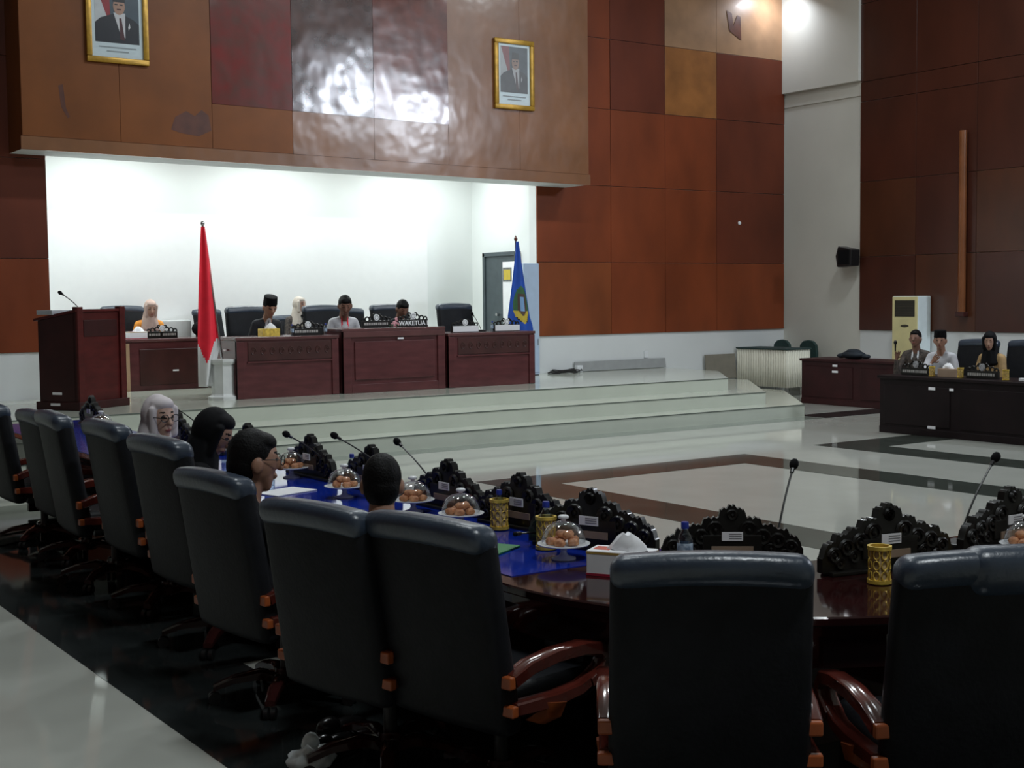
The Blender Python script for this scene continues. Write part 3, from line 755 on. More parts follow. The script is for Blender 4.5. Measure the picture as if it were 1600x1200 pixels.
# flags
def flag_mesh(top, length, width_top, width_bot, folds, matfn, mats, dirx=1., ny=46, nx=28, point=.0):
    b = BM(); grid = []
    for j in range(ny+1):
        v = j/ny; row = []
        wd = width_top+(width_bot-width_top)*(v**.8)
        for i in range(nx+1):
            u = i/nx
            x = dirx*wd*(u-.25)
            y = .045*math.sin(u*folds*PI+v*1.2)*(.3+v)
            z = -length*v*(1-point*abs(u-.55)*1.6)
            row.append(b.verts.new((x, y, z)))
        grid.append(row)
    for j in range(ny):
        for i in range(nx):
            f = b.faces.new((grid[j][i], grid[j+1][i], grid[j+1][i+1], grid[j][i+1])); f.material_index = matfn((i+.5)/nx, (j+.5)/ny)
    t = b
    return b
t = thing('flag', 'red and white flag hanging from a pole beside the white pedestal', 'flag', (6.66, 16.62, ST))
P0 = Vector((.23, .0, .30)); P1 = Vector((-.02, 0, 2.27))
b = BM(); addtube(b, [P0, P1], .017, 10); addell(b, P1+Vector((0, 0, .02)), (.028, .028, .035)); newobj('pole', b, chrome, t, True)
def rw(u, v): return 1 if v > .70+.13*math.exp(-((u-.34)/.22)**2)+.02*(1-u) else 0
b = BM(); ny, nx = 60, 30; grid = []
for j in range(ny+1):
    v = j/ny; r_ = []
    cx = -.03+.06*v**1.2-(.08*max(0, v-.72)/.28); wd = .05+.27*min(1, v*1.35)**.9
    if v > .7: wd *= 1-.45*((v-.7)/.3)
    for i in range(nx+1):
        u = i/nx
        r_.append(b.verts.new((cx+wd*(u-.42), -.03+.05*math.sin(u*7+v*2)*(.25+v), 2.25-2.07*v)))
    grid.append(r_)
for j in range(ny):
    for i in range(nx):
        f = b.faces.new((grid[j][i], grid[j+1][i], grid[j+1][i+1], grid[j][i+1])); f.material_index = rw((i+.5)/nx, (j+.5)/ny)
o = newobj('flag_cloth', b, [red_c, white_c], t, 'all'); sm = o.modifiers.new('thick', 'SOLIDIFY'); sm.thickness = .004
t = thing('flag_pedestal', 'white octagonal pedestal holding the red and white flag', 'pedestal', (6.86, 16.60, ST))
b = BM(); addlathe(b, [(0, 0), (.20, 0), (.20, .04), (.16, .06), (.15, .08), (.15, .46), (.17, .47), (.185, .50), (.185, .53), (.02, .53), (0, .53)], n=8, a0=PI/8); newobj('column', b, stone_w, t)
t = thing('flag', 'blue flag with a green and yellow emblem beside the pale blue cabinet', 'flag', (12.05, 17.25, ST))
b = BM(); addtube(b, [(-.02, .03, 0.02), (-.03, .03, 2.17)], .017, 10); newobj('pole', b, chrome, t, True)
b = BM(); addlathe(b, [(0, 2.17), (.02, 2.17), (.03, 2.2), (.018, 2.23), (0, 2.26)], (-.03, .03, 0), 10); newobj('finial', b, arm_m, t, True)
b = BM(); addlathe(b, [(0, 0), (.17, 0), (.17, .03), (.05, .06), (.03, .12), (0, .12)], (-.02, .03, 0), 16); newobj('foot', b, stone_w, t, True)
def bl(u, v):
    x = (u-.58)/.38; y = (v-.50)/.145
    if x*x+y*y > 1: return 0
    if y > .35 and abs(abs(x)*.6+y-.85) < .22: return 2
    if abs(x) < .28 and -.45 < y < .35: return 4
    if abs(x) < .55 and abs(y) < .6: return 3
    if y > .6: return 5
    return 1
b = BM(); ny, nx = 80, 40; grid = []
for j in range(ny+1):
    v = j/ny; r_ = []
    wd = .05+.42*min(1., v*1.5)**1.15*(1-.55*max(0, v-.70)/.30); cx = -.03+.05*v+.36*max(0, v-.60)
    for i in range(nx+1):
        u = i/nx
        r_.append(b.verts.new((cx+wd*(u-.48), -.02+.055*math.sin(u*6.5+v*1.5)*(.2+v), 2.16-1.98*v+.07*v*(abs(u-.7)))))
    grid.append(r_)
for j in range(ny):
    for i in range(nx):
        f = b.faces.new((grid[j][i], grid[j+1][i], grid[j+1][i+1], grid[j][i+1])); f.material_index = bl((i+.5)/nx, (j+.5)/ny)
o = newobj('flag_cloth', b, [blue_c, green_e, yel_e, brown_e, lblue_e, black_e], t, 'all'); sm = o.modifiers.new('thick', 'SOLIDIFY'); sm.thickness = .004
# pale blue cabinet at the right jamb
t = thing('cabinet', 'tall pale blue cabinet behind the blue flag at the edge of the opening', 'cabinet', (12.90, 18.20, ST))
b = BM(); addbox(b, (0, 0, .93), (.31, .2, 1.84), .01); newobj('body', b, cab_blue, t)
b = BM(); addbox(b, (0, -.105, .93), (.29, .012, 1.76), .004); o = newobj('door', b, cab_blue, t)
b = BM(); addbox(b, (.11, -.117, .55), (.012, .014, .1)); newobj('handle', b, chrome, o)
b = BM(); addbox(b, (0, 0, .005), (.28, .18, .02)); newobj('foot', b, plastic, t)
# door in the recess side wall + white board in front of it
d1 = struct(span_obj('door_1', 13.16, 13.22, 18.88, 19.90, ST, 2.60, door_m, None, .004))
for (y0, y1, z0, z1) in ((18.86, 18.93, ST, 2.62), (19.85, 19.92, ST, 2.62), (18.86, 19.92, 2.56, 2.63)):
    b = BM(); span_box(b, 13.13, 13.22, y0, y1, z0, z1, .004); newobj('door_frame', b, door_m, d1)
b = BM(); addtube(b, [(13.1, 19.45, 1.55), (13.16, 19.45, 1.55)], .03, 10); newobj('door_handle', b, chrome, d1)
t = thing('banner_stand', 'white standing banner with a small yellow picture, in front of the dark door', 'banner', (13.02, 18.86, ST), 0)
b = BM(); addbox(b, (0, 0, .98), (.012, .50, 1.84)); newobj('banner_sheet', b, paper, t)
b = BM(); addbox(b, (0, 0, .02), (.16, .54, .05), .01); newobj('banner_base', b, chrome, t)
b = BM(); addbox(b, (-.008, .11, 1.68), (.004, .26, .24)); o = newobj('picture', b, mat('picture_grey', (.16, .17, .17), .5, var=.4, scale=12), t)
b = BM(); addbox(b, (-.011, .11, 1.68), (.004, .20, .17)); newobj('picture_centre', b, yel_e, o)
# projected light patch painted as a whiter sheet on the back wall of the recess
t = thing('projected_light_patch', 'whiter sheet on the recess back wall, standing for a patch of projected light', 'light patch', (9.0, RB-.003, 1.1))
b = BM(); addbox(b, (0, 0, 1.05), (6.55, .004, 2.1)); newobj('light_patch_sheet', b, mat('light_patch_white', (.93, .94, .94), .7, var=.01), t)

# name plates on the stage desks
white_l = mat('white_letters', (.82, .83, .85), .5, var=.02)
def text_mesh(txt, size, parent, loc, rot, mm, name='lettering'):
    c = bpy.data.curves.new(name, 'FONT'); c.body = txt; c.size = size; c.align_x = 'CENTER'; c.align_y = 'CENTER'; c.extrude = .002; c.offset = .002
    to = bpy.data.objects.new('tmp', c); COL.objects.link(to)
    dg = bpy.context.evaluated_depsgraph_get(); dg.update()
    me = bpy.data.meshes.new_from_object(to.evaluated_get(dg)); bpy.data.objects.remove(to, do_unlink=True)
    me.materials.clear(); me.materials.append(mm)
    o = bpy.data.objects.new(name, me); COL.objects.link(o); o.parent = parent; o.location = loc; o.rotation_euler = rot
    return o
def stage_plate(label, loc, rz, strip='dash', s=1.):
    t = thing('name_plate', label, 'name plate', loc, rz, 'carved name plates on the stage desks', s)
    b = BM(); addbox(b, (0, 0, .05), (.46, .05, .10), .004); newobj('block', b, carve, t)
    b = BM()
    for sgn in (-1, 1):
        for (x, z, r) in [(.07, .13, .035), (.14, .12, .032), (.20, .11, .026), (.05, .17, .02)]:
            addtube(b, [(sgn*x+r*math.cos(2*PI*k/10), 0, z+r*math.sin(2*PI*k/10)) for k in range(10)], .011, 6, closed=True)
    newobj('carved_scrolls', b, carve, t, True)
    b = BM(); addlathe(b, [(0, -.008), (.045, -.008), (.045, .008), (0, .008)], n=18)
    for v in b.verts: v.co = Vector((v.co.x, -v.co.z-.012, v.co.y+.145))
    e = newobj('round_emblem', b, white_l if strip != 'dark' else mat('grey_emblem', (.35, .35, .37), .5, var=.2, scale=60), t)
    b = BM(); addtube(b, [(.028*math.cos(2*PI*k/12), -.022, .145+.028*math.sin(2*PI*k/12)) for k in range(12)], .004, 4, closed=True); newobj('emblem_ring', b, mat('grey_emblem', (.35, .35, .37), .5, var=.2, scale=60), e)
    if strip == 'white':
        b = BM(); addbox(b, (0, -.03, .052), (.44, .012, .085), .002); newobj('name_strip', b, white_l, t)
    elif strip in ('dash', 'dark'):
        b = BM(); rr = random.Random(int(loc[0]*100))
        x = -.19
        mmm = mat('worn_grey_letters', (.40, .38, .36), .5, var=.2, scale=30)
        while x < .19:
            ww = rr.uniform(.02, .03)
            if rr.random() > .12: addbox(b, (x, -.027, .055), (ww, .006, .035))
            x += ww+.008
        newobj('worn_letters', b, mmm, t)
    else:
        text_mesh(strip, .085, t, (0, -.028, .05), (R(90), 0, 0), white_l)
    return t
stage_plate('carved name plate with worn letters beside the man in the black cap', (8.10, 16.62, ST+.81), 0)
stage_plate('dark carved name plate beside the man in the pale shirt, on the tallest desk', (9.16, 16.62, ST+.89), 0)
stage_plate('carved name plate with white letters on the tallest desk, right of the pink flowers', (9.74, 16.60, ST+.89), 0, 'WAKETUA I', 1.05)
stage_plate('white-fronted name plate on the right desk, nearest the empty chair', (10.62, 16.60, ST+.79), 0, 'white')
stage_plate('white-fronted name plate on the right desk, nearest the blue flag', (11.36, 16.60, ST+.79), 0, 'white')
stage_plate('carved name plate in front of the woman in the orange blouse', (7.02, 19.25, ST+.75), 0)
mic((11.0, 16.72, ST+.79), (10.84, 16.72, ST+1.05), 'gooseneck microphone between the two white name plates', .005, .024, None, (.1, .08, .03))
mic((8.05, 16.75, ST+.81), (8.18, 16.95, ST+1.06), 'gooseneck microphone in front of the man in the black cap', .005, .024, None, (.1, .08, .03))
tissue_box((7.55, 16.66, ST+.81), .1, 'gold tissue box in front of the man in the black cap', 1.15, gold)
tissue_box((6.62, 19.2, ST+.75), .1, 'white and blue tissue box beside the lectern on the rear desk', 1.2)
for k, (x, y, z, lb) in enumerate([(7.86, 16.6, ST+.81, 'small water bottle in front of the man in the black cap'), (8.42, 16.72, ST+.81, 'small water bottle at the elbow of the man in the pale shirt'), (11.12, 16.62, ST+.79, 'small dark-capped bottle between the two white name plates')]):
    clone(bt, lb, (x, y, z), k, 'bottles on the stage desks', .75)
# flowers
t = thing('flower_arrangement', 'pink flowers lying on the tallest desk beside the lettered plate', 'flowers', (9.44, 16.58, ST+.89))
for k in range(9):
    a = random.uniform(0, 6.28); rr = random.uniform(0, .07)
    b = BM()
    c = Vector((rr*math.cos(a), rr*math.sin(a)*.6, .05+random.uniform(-.02, .06)))
    for q in range(5): addell(b, c+Vector((.016*math.cos(q*1.256), .008*math.sin(q), .016*math.sin(q*1.256))), (.016, .012, .016), 0, 1)
    newobj('blossom', b, pink, t, 'all')
b = BM()
for k in range(6):
    a = k; addell(b, (.07*math.cos(a), .03*math.sin(a), .03), (.035, .012, .012), 0, 1, Euler((0, .5, a)).to_matrix())
newobj('leaves', b, leaf_m, t, True)
# dark bag behind the rear desk
b = BM(); addell(b, (0, 0, .13), (.2, .12, .13), 0, 3); addell(b, (.08, 0, .2), (.12, .09, .08), 0, 3)
tag(newobj('bag', b, felt, None, 'all', loc=(7.72, 19.35, ST+.745)), 'black soft bag on the rear desk beside the red and white flag', 'bag')
b = BM(); addbox(b, (0, 0, .5), (.5, .25, 1.0), .02); tag(newobj('cardboard_box', b, mat('pale_grey_carton', (.55, .57, .57), .6, var=.05), None, loc=(7.55, 20.2, ST)), 'pale grey upright carton against the back wall behind the rear desk', 'box')

# wall fittings and odds and ends by the wall
b = BM(); addbox(b, (15.6, WY-.01, .80), (.09, .02, .12), .004); tag(newobj('wall_socket', b, white_pl, None), 'small white socket on the pale skirting right of the opening', 'socket')
b = BM(); addlathe(b, [(0, 0), (.035, 0), (.03, .02), (0, .03)], n=14)
for v in b.verts: v.co = Vector((v.co.x, -v.co.z, v.co.y))
tag(newobj('wall_hook', b, white_l, None, True, loc=(17.87, WY-.036, 3.18)), 'tiny white round button on the red-brown panels', 'hook')
b = BM(); addbox(b, (0, 0, .09), (2.05, .02, .17), .003, 1, rot=(R(-8), 0, 0)); tag(newobj('board', b, grey_pn, None, loc=(15.0, WY-.05, ST)), 'long low grey board leaning on the pale skirting', 'board')
b = BM(); addbox(b, (0, 0, .22), (.75, .03, .46), .004, 1, rot=(R(-6), 0, 0)); tag(newobj('board', b, brown_pn, None, loc=(17.35, WY-.08, .30)), 'taupe board leaning on the wall beside the skirted table', 'board')
b = BM()
for k in range(3):
    pts = [(.3*math.cos(a)+.05*k, .1*math.sin(a)*(1+.2*k), .012+.02*k+.012*math.sin(3*a)) for a in [2*PI*q/24 for q in range(24)]]
    addtube(b, pts, .011, 5, closed=True)
tag(newobj('cable', b, plastic, None, True, loc=(13.6, 18.2, ST)), 'loose black cable coil on the stage floor by the skirting', 'cable')
b = BM(); addbox(b, (0, 0, .06), (.12, .09, .12), .01); tag(newobj('adapter', b, white_pl, None, loc=(13.98, 18.25, ST)), 'small pale box at the end of the black cable coil', 'adapter')

# portraits on the bulkhead
def portrait(label, x0, x1, z0, z1, faded):
    t = thing('framed_portrait', label, 'portrait', ((x0+x1)/2, ya-.03, (z0+z1)/2))
    w, h = x1-x0, z1-z0; fr = .075
    for (cx, cz, sx, sz) in ((0, h/2-fr/2, w, fr), (0, -h/2+fr/2, w, fr), (-w/2+fr/2, 0, fr, h-2*fr), (w/2-fr/2, 0, fr, h-2*fr)):
        b = BM(); addbox(b, (cx, -.02, cz), (sx, .05, sz), .012, 2); newobj('frame_bar', b, gold_frame, t, True)
    b = BM(); addbox(b, (0, -.008, 0), (w-2*fr+.01, .008, h-2*fr+.01)); newobj('mount', b, mat('portrait_paper', (.62, .72, .76), .3, var=.03), t)
    f = .5 if faded else 1
    def mm(n, c):
        c2 = tuple(v*f+.16*(1-f)*1.6 for v in c); return mat('portrait_%s_%d' % (n, faded), c2, .35, var=.08)
    bw, bz0, bz1 = (w-2*fr)*.43, -h*.26, h/2-fr-.04
    y = -.0135
    M_ = [mm('backdrop', (.05, .075, .10)), mm('red', (.30, .02, .03)), mm('white', (.55, .58, .6)), mm('suit', (.012, .014, .022)), mm('shirt', (.6, .6, .62)), mm('tie', (.07, .015, .02)), mm('face', (.42, .24, .17)), mm('cap', (.01, .01, .014)), mm('line', (.3, .34, .36))]
    b = BM(); L_ = [0]
    def poly(pts, mi):
        L_[0] += 1
        vs = [b.verts.new((p[0], y-.0004*L_[0], p[1])) for p in pts]; b.faces.new(vs).material_index = mi
    hh = bz1-bz0
    poly([(-bw, bz0), (bw, bz0), (bw, bz1), (-bw, bz1)], 0)
    poly([(-bw, bz0+hh*.15), (-bw*.45, bz0+hh*.45), (-bw*.95, bz1), (-bw, bz1)], 2)
    poly([(-bw*.95, bz1), (-bw*.45, bz0+hh*.45), (-bw*.3, bz0+hh*.5), (-bw*.35, bz1)], 1)
    poly([(-bw, bz0), (bw, bz0), (bw, bz0+hh*.36), (bw*.75, bz0+hh*.44), (bw*.25, bz0+hh*.52), (-bw*.15, bz0+hh*.52), (-bw*.75, bz0+hh*.43), (-bw, bz0+hh*.34)], 3)
    poly([(-bw*.16, bz0+hh*.54), (bw*.14, bz0+hh*.16), (bw*.36, bz0+hh*.1), (bw*.38, bz0+hh*.54)], 4)
    poly([(bw*.1, bz0+hh*.45), (bw*.2, bz0+hh*.45), (bw*.34, bz0+hh*.05), (bw*.12, bz0+hh*.08)], 5)
    poly([(bw*.52, bz0+hh*.24), (bw*.6, bz0+hh*.3), (bw*.56, bz0+hh*.38), (bw*.5, bz0+hh*.3)], 4)
    poly([(bw*.1+bw*.27*math.cos(a), bz0+hh*.66+hh*.155*math.sin(a)) for a in [2*PI*k/20 for k in range(20)]], 6)
    poly([(-bw*.18, bz0+hh*.73), (bw*.38, bz0+hh*.73), (bw*.35, bz0+hh*.87), (-bw*.13, bz0+hh*.88)], 7)
    for (ex, ez, ew, eh, mi) in ((-.03, .685, .07, .012, 7), (.2, .685, .07, .012, 7), (.1, .60, .1, .012, 5)):
        poly([(bw*(ex-ew), bz0+hh*(ez-eh)), (bw*(ex+ew), bz0+hh*(ez-eh)), (bw*(ex+ew), bz0+hh*(ez+eh)), (bw*(ex-ew), bz0+hh*(ez+eh))], mi)
    for q, (a, c) in enumerate(((-.85, .85), (-.5, .5))):
        zz = bz0-.06-.05*q; poly([(bw*a, zz-.007), (bw*c, zz-.007), (bw*c, zz+.007), (bw*a, zz+.007)], 8)
    for f_ in b.faces:
        if f_.normal.y > 0: f_.normal_flip()
    newobj('portrait_print', b, M_, t)
    return t
portrait('gold-framed portrait of a smiling man in a black cap, upper left of the bulkhead', 5.54, 6.37, 4.97, 6.08, 0)
portrait('gold-framed portrait of a man in a dark suit, right end of the bulkhead', 11.92, 12.68, 4.81, 5.905, 1)

# ------------------------------------------------------------------ right-hand side of the hall
rd_m = mat('near_black_desk', (.010, .005, .006), .5, spec=.2, var=.25, scale=4)
rd_e = mat('dark_red_desk', (.036, .008, .009), .5, spec=.25, var=.25, scale=4)
def long_desk(label, x0, x1, y0, y1, h, stickers, desk_dk=rd_m, desk_m=rd_e):
    t = thing('long_desk', label, 'desk', (x0, y1, 0))
    w, l = x1-x0, y1-y0
    b = BM(); span_box(b, -.03, w, -l, .03, h-.04, h, .005); newobj('desk_top', b, desk_dk, t)
    b = BM(); span_box(b, 0, .03, -l, 0, .02, h-.04); newobj('front_panel', b, desk_dk, t)
    b = BM(); span_box(b, .03, w, -.03, 0, .02, h-.04); newobj('end_panel', b, desk_m, t)
    b = BM(); span_box(b, .03, w, -l, -l+.03, .02, h-.04); newobj('end_panel', b, desk_m, t)
    k = 0
    while k*1.2 < l-.3:
        b = BM(); span_box(b, -.012, .002, -k*1.2-1.12, -k*1.2-.08, .12, h-.12, .006); newobj('raised_panel', b, desk_dk, t); k += 1
    b = BM(); span_box(b, -.016, .0, -l, 0, 0, .09, .004); newobj('plinth', b, desk_dk, t)
    for (sy, sz, ww) in stickers:
        b = BM(); addbox(b, (-.017, sy, sz), (.01, ww, .035)); newobj('sticker', b, label_w, t)
    return t
long_desk('long dark brown desk nearest the right edge of the picture', 14.18, 14.85, 5.5, 11.92, .76, [(-.85, .62, .1), (-1.15, .62, .06), (-.85, .12, .12)])
long_desk('dark red desk standing behind, next to the skirted table', 16.98, 17.7, 13.5, 15.95, .76, [(-.75, .66, .1), (-.75, .56, .12)], rd_e)
stage_plate('dark name plate with a round emblem in front of the man in the patterned shirt', (14.42, 11.52, .76), -PI/2, 'dark')
stage_plate('dark name plate with a round emblem in front of the woman in the dark headscarf', (14.42, 10.50, .76), -PI/2, 'dark')
tissue_box((14.45, 11.02, .76), PI/2, 'brown and gold tissue box between the two dark name plates', 1.2, beige)
for k, (x, y, lb) in enumerate([(14.38, 11.24, 'gold pierced holder left of the brown tissue box'), (14.38, 10.80, 'gold pierced holder right of the brown tissue box'), (14.38, 10.14, 'gold pierced holder beside the chair at the right edge')]):
    clone(hd, lb, (x, y, .76), k, 'gold holders on the right-hand desk', .9)
b = BM(); addbox(b, (0, 0, .02), (.05, .12, .035), .004); tag(newobj('paper_card', b, paper, None, loc=(14.35, 9.86, .76)), 'small white folded card on the long desk at the right edge', 'card')
b = BM(); addell(b, (0, 0, .07), (.13, .24, .075), 0, 3); addell(b, (0, 0, .12), (.1, .15, .05), 0, 3)
for s in (-1, 1): addell(b, (0, s*.26, .05), (.06, .09, .04), 0, 2)
tag(newobj('bag', b, mat('dark_navy_cloth', (.012, .02, .03), .7, var=.3), None, 'all', loc=(17.3, 15.1, .76)), 'dark navy folded bag on the desk behind, below the wall speaker', 'bag')
# skirted table and green chairs
t = thing('skirted_table', 'table with a pleated ivory skirt in the far right corner', 'table', (17.78, 17.08, 0))
b = BM()
def pleat(b, p0, p1, z0, z1, n, amp=.018):
    p0 = Vector((*p0, 0)); p1 = Vector((*p1, 0)); d = (p1-p0); nn = Vector((d.y, -d.x, 0)).normalized(); A_ = []; B_ = []
    for i in range(n*4+1):
        q = p0+d*(i/(n*4)); off = amp*math.sin(i*PI/2)
        A_.append(b.verts.new((q.x+nn.x*off*1.2, q.y+nn.y*off*1.2, z0))); B_.append(b.verts.new((q.x+nn.x*off*.5, q.y+nn.y*off*.5, z1)))
    for i in range(n*4): b.faces.new((A_[i], A_[i+1], B_[i+1], B_[i]))
TW, TL = .62, 1.25
pleat(b, (0, TL), (0, 0), .16, .84, 20); pleat(b, (0, 0), (TW, 0), .16, .84, 10); pleat(b, (TW, 0), (TW, TL), .16, .84, 20); pleat(b, (TW, TL), (0, TL), .16, .84, 10)
o = newobj('pleated_skirt', b, cloth_t, t, 'all'); sm = o.modifiers.new('thick', 'SOLIDIFY'); sm.thickness = .004
b = BM(); span_box(b, -.02, TW+.02, -.02, TL+.02, .84, .865, .006); newobj('table_top', b, mat('dark_green_cloth', (.02, .05, .05), .6, var=.1), t)
for x in (.06, TW-.06):
    for y in (.06, TL-.06):
        b = BM(); addtube(b, [(x, y, 0), (x, y, .84)], .018, 8); newobj('leg', b, chrome, t)
def green_chair(label, loc):
    t = thing('banquet_chair', label, 'chair', loc, 0, 'dark green chairs behind the skirted table')
    b = BM()
    prof = [(-.2, .5), (-.22, .75), (-.2, .9), (-.12, .97), (0, .99), (.12, .97), (.2, .9), (.22, .75), (.2, .5)]
    addprism(b, prof, -.03, .03, 'X', 0, .01); newobj('backrest', b, green_ch, t)
    b = BM(); addbox(b, (-.24, 0, .44), (.42, .42, .07), .02); newobj('seat', b, green_ch, t)
    for sx in (0, -.42):
        for sy in (-.19, .19): b = BM(); addtube(b, [(sx, sy, 0), (sx, sy, .5 if sx == 0 else .42)], .012, 6); newobj('leg', b, chrome, t)
    return t
green_chair('dark green round-backed chair behind the skirted table, nearer the corner', (18.72, 18.08, 0))
green_chair('dark green round-backed chair behind the skirted table, nearer the dark desk', (18.76, 17.45, 0))
green_chair('dark armless chair under the man in the patterned shirt', (16.02, 12.42, 0))
# floor-standing air conditioner
t = thing('air_conditioner', 'tall yellowed floor-standing air conditioner by the side wall', 'air conditioner', (18.86, 15.18, 0))
b = BM(); addbox(b, (0, 0, .9), (.34, .54, 1.78), .015); newobj('cabinet', b, ac_w, t)
b = BM(); addbox(b, (-.175, 0.0, .9), (.012, .53, 1.76), .004); newobj('front_cover', b, ac_m, t)
b = BM(); addbox(b, (-.182, 0, 1.58), (.012, .42, .28)); g = newobj('outlet_grille', b, mat('grille_black', (.03, .028, .02), .5, var=.1), t)
for k in range(6): b = BM(); addbox(b, (-.19, 0, 1.47+.045*k), (.01, .41, .006)); newobj('louvre', b, mat('grille_brown', (.06, .05, .03), .5, var=.1), g)
b = BM(); addell(b, (-.183, 0, 1.28), (.008, .09, .025), 0, 2); newobj('badge', b, mat('dark_badge', (.05, .045, .03), .4, var=.1), t)
# wall loudspeaker
t = thing('loudspeaker', 'small black loudspeaker on the pale column', 'loudspeaker', (18.86, 16.60, 2.32))
b = BM(); addprism(b, [(-.17, .02), (.15, 0), (.19, .20), (.13, .38), (-.19, .31)], -.13, .1, 'X', 0, .01); newobj('speaker_box', b, plastic, t)
b = BM(); addbox(b, (-.135, -.01, .18), (.012, .26, .26), .004, rot=(R(0), 0, 0)); newobj('grille', b, felt, t)
b = BM(); addtube(b, [(.08, 0, .18), (.22, 0, .18)], .025, 8); newobj('bracket', b, plastic, t)
# things on the floor
b = BM(); addell(b, (0, 0, .05), (.10, .07, .05), 0, 3)
for v in b.verts:
    h_ = math.sin(v.co.x*70)*math.cos(v.co.y*60+v.co.z*40); v.co += v.co.normalized()*.022*h_
    v.co.z = max(.003, v.co.z)
addell(b, (.01, .03, .10), (.04, .02, .05), 0, 2)
tag(newobj('plastic_bag', b, bagm, None, 'all', loc=(2.27, 4.70, .002)), 'crumpled white plastic bag on the dark floor under the chairs', 'bag')
def shoe(loc, rz, label):
    t = thing('shoe', label, 'shoe', loc, rz, 'black shoes under the chairs')
    b = BM(); addell(b, (0, 0, .045), (.045, .13, .045), 0, 3); addell(b, (0, -.07, .065), (.04, .06, .045), 0, 3)
    for v in b.verts: v.co.z = max(.012, v.co.z)
    newobj('upper', b, shoe_m, t, 'all')
    b = BM(); addbox(b, (0, 0, .008), (.085, .25, .016), .007); newobj('sole', b, plastic, t)
shoe((2.42, 4.80, .003), R(-70), 'black shoe next to the crumpled white bag'); shoe((2.55, 4.98, .003), R(-80), 'black shoe farther under the chair from the white bag')
b = BM(); addbox(b, (0, 0, .03), (.40, .30, .055), .012); addbox(b, (.02, .0, .063), (.26, .16, .012), .004, 1, 1)
tag(newobj('parcel', b, [mat('grey_plastic_wrap', (.30, .33, .33), .25, var=.3, scale=14), mat('dark_print', (.05, .06, .05), .4, var=.3)], None, loc=(2.62, 10.75, .003), rotz=.5), 'grey wrapped parcel on the floor at the left edge of the picture', 'parcel')

# ------------------------------------------------------------------ people
def rotm(p=0, y=0, r=0): return Matrix.Rotation(y, 3, 'Z') @ Matrix.Rotation(-p, 3, 'X') @ Matrix.Rotation(r, 3, 'Y')
class Fig:
    def __init__(s): s.p = []; s.paint = []
    def ell(s, c, r, m, rot=None): s.p.append(('e', Vector(c), Vector(r), rot or Matrix.Identity(3), m))
    def cap(s, a, ra, b, rb, m): s.p.append(('c', Vector(a), ra, Vector(b), rb, m))
    def hull(s, balls, m): s.p.append(('h', [(Vector(c), Vector(r)) for c, r in balls], m))
def build_fig(F, voxel, order, smooth_it=3):
    """union of the volumes as one continuous skin, coloured by the nearest volume"""
    b = BM()
    for q in F.p:
        t = bmesh.new()
        if q[0] == 'e':
            bmesh.ops.create_icosphere(t, subdivisions=3, radius=1)
            merge(b, t, Matrix.Translation(q[1]) @ q[3].to_4x4() @ Matrix.Diagonal((*q[2], 1)))
            continue
        balls = [(q[1], Vector((q[2],)*3)), (q[3], Vector((q[4],)*3))] if q[0] == 'c' else q[1]
        for c, r in balls:
            t2 = bmesh.new(); bmesh.ops.create_icosphere(t2, subdivisions=2, radius=1)
            for v in t2.verts: t.verts.new(Vector((c.x+v.co.x*r.x, c.y+v.co.y*r.y, c.z+v.co.z*r.z)))
            t2.free()
        res = bmesh.ops.convex_hull(t, input=t.verts)
        bmesh.ops.delete(t, geom=[v for v in t.verts if not v.link_faces], context='VERTS')
        merge(b, t)
    me = bpy.data.meshes.new('tmp'); b.to_mesh(me); b.free()
    o = bpy.data.objects.new('tmp', me); COL.objects.link(o)
    rm = o.modifiers.new('r', 'REMESH'); rm.mode = 'VOXEL'; rm.voxel_size = voxel
    sm = o.modifiers.new('s', 'SMOOTH'); sm.factor = .5; sm.iterations = smooth_it
    dg = bpy.context.evaluated_depsgraph_get(); dg.update()
    out = bpy.data.meshes.new_from_object(o.evaluated_get(dg)); bpy.data.objects.remove(o, do_unlink=True); bpy.data.meshes.remove(me)
    n = len(out.polygons); C = np.empty(n*3); out.polygons.foreach_get('center', C); C = C.reshape(-1, 3)
    best = np.full(n, 1e9); idx = np.zeros(n, int)
    for q in F.p:
        if q[0] == 'e':
            L_ = (C-np.array(q[1])) @ np.array(q[3]); d = (np.linalg.norm(L_/np.array(q[2]), axis=1)-1)*min(q[2]); mm = q[4]
        else:
            balls = [(q[1], Vector((q[2],)*3)), (q[3], Vector((q[4],)*3))] if q[0] == 'c' else q[1]; mm = q[-1]
            d = np.full(n, 1e9)
            for i in range(len(balls)):
                for j in range(i+1, len(balls)):
                    a = np.array(balls[i][0]); bb = np.array(balls[j][0]); ab = bb-a; L2 = ab@ab+1e-9
                    tt = np.clip(((C-a)@ab)/L2, 0, 1); P = a+tt[:, None]*ab
                    rr = (1-tt)*np.mean(balls[i][1])+tt*np.mean(balls[j][1])
                    d = np.minimum(d, np.linalg.norm(C-P, axis=1)-rr)
        k = d < best; best[k] = d[k]; idx[k] = order.index(mm)
    for (c, r, mm, rot) in F.paint:
        L_ = (C-np.array(c)) @ np.array(rot if rot is not None else Matrix.Identity(3)); k = (np.linalg.norm(L_/np.array(r), axis=1) < 1); idx[k] = order.index(mm)
    for mm in order: out.materials.append(mm)
    out.polygons.foreach_set('material_index', idx.astype(np.int32)); out.polygons.foreach_set('use_smooth', [True]*n)
    return out
def part_mesh(name, me, parent):
    me.name = name; o = bpy.data.objects.new(name, me); COL.objects.link(o); o.parent = parent; return o
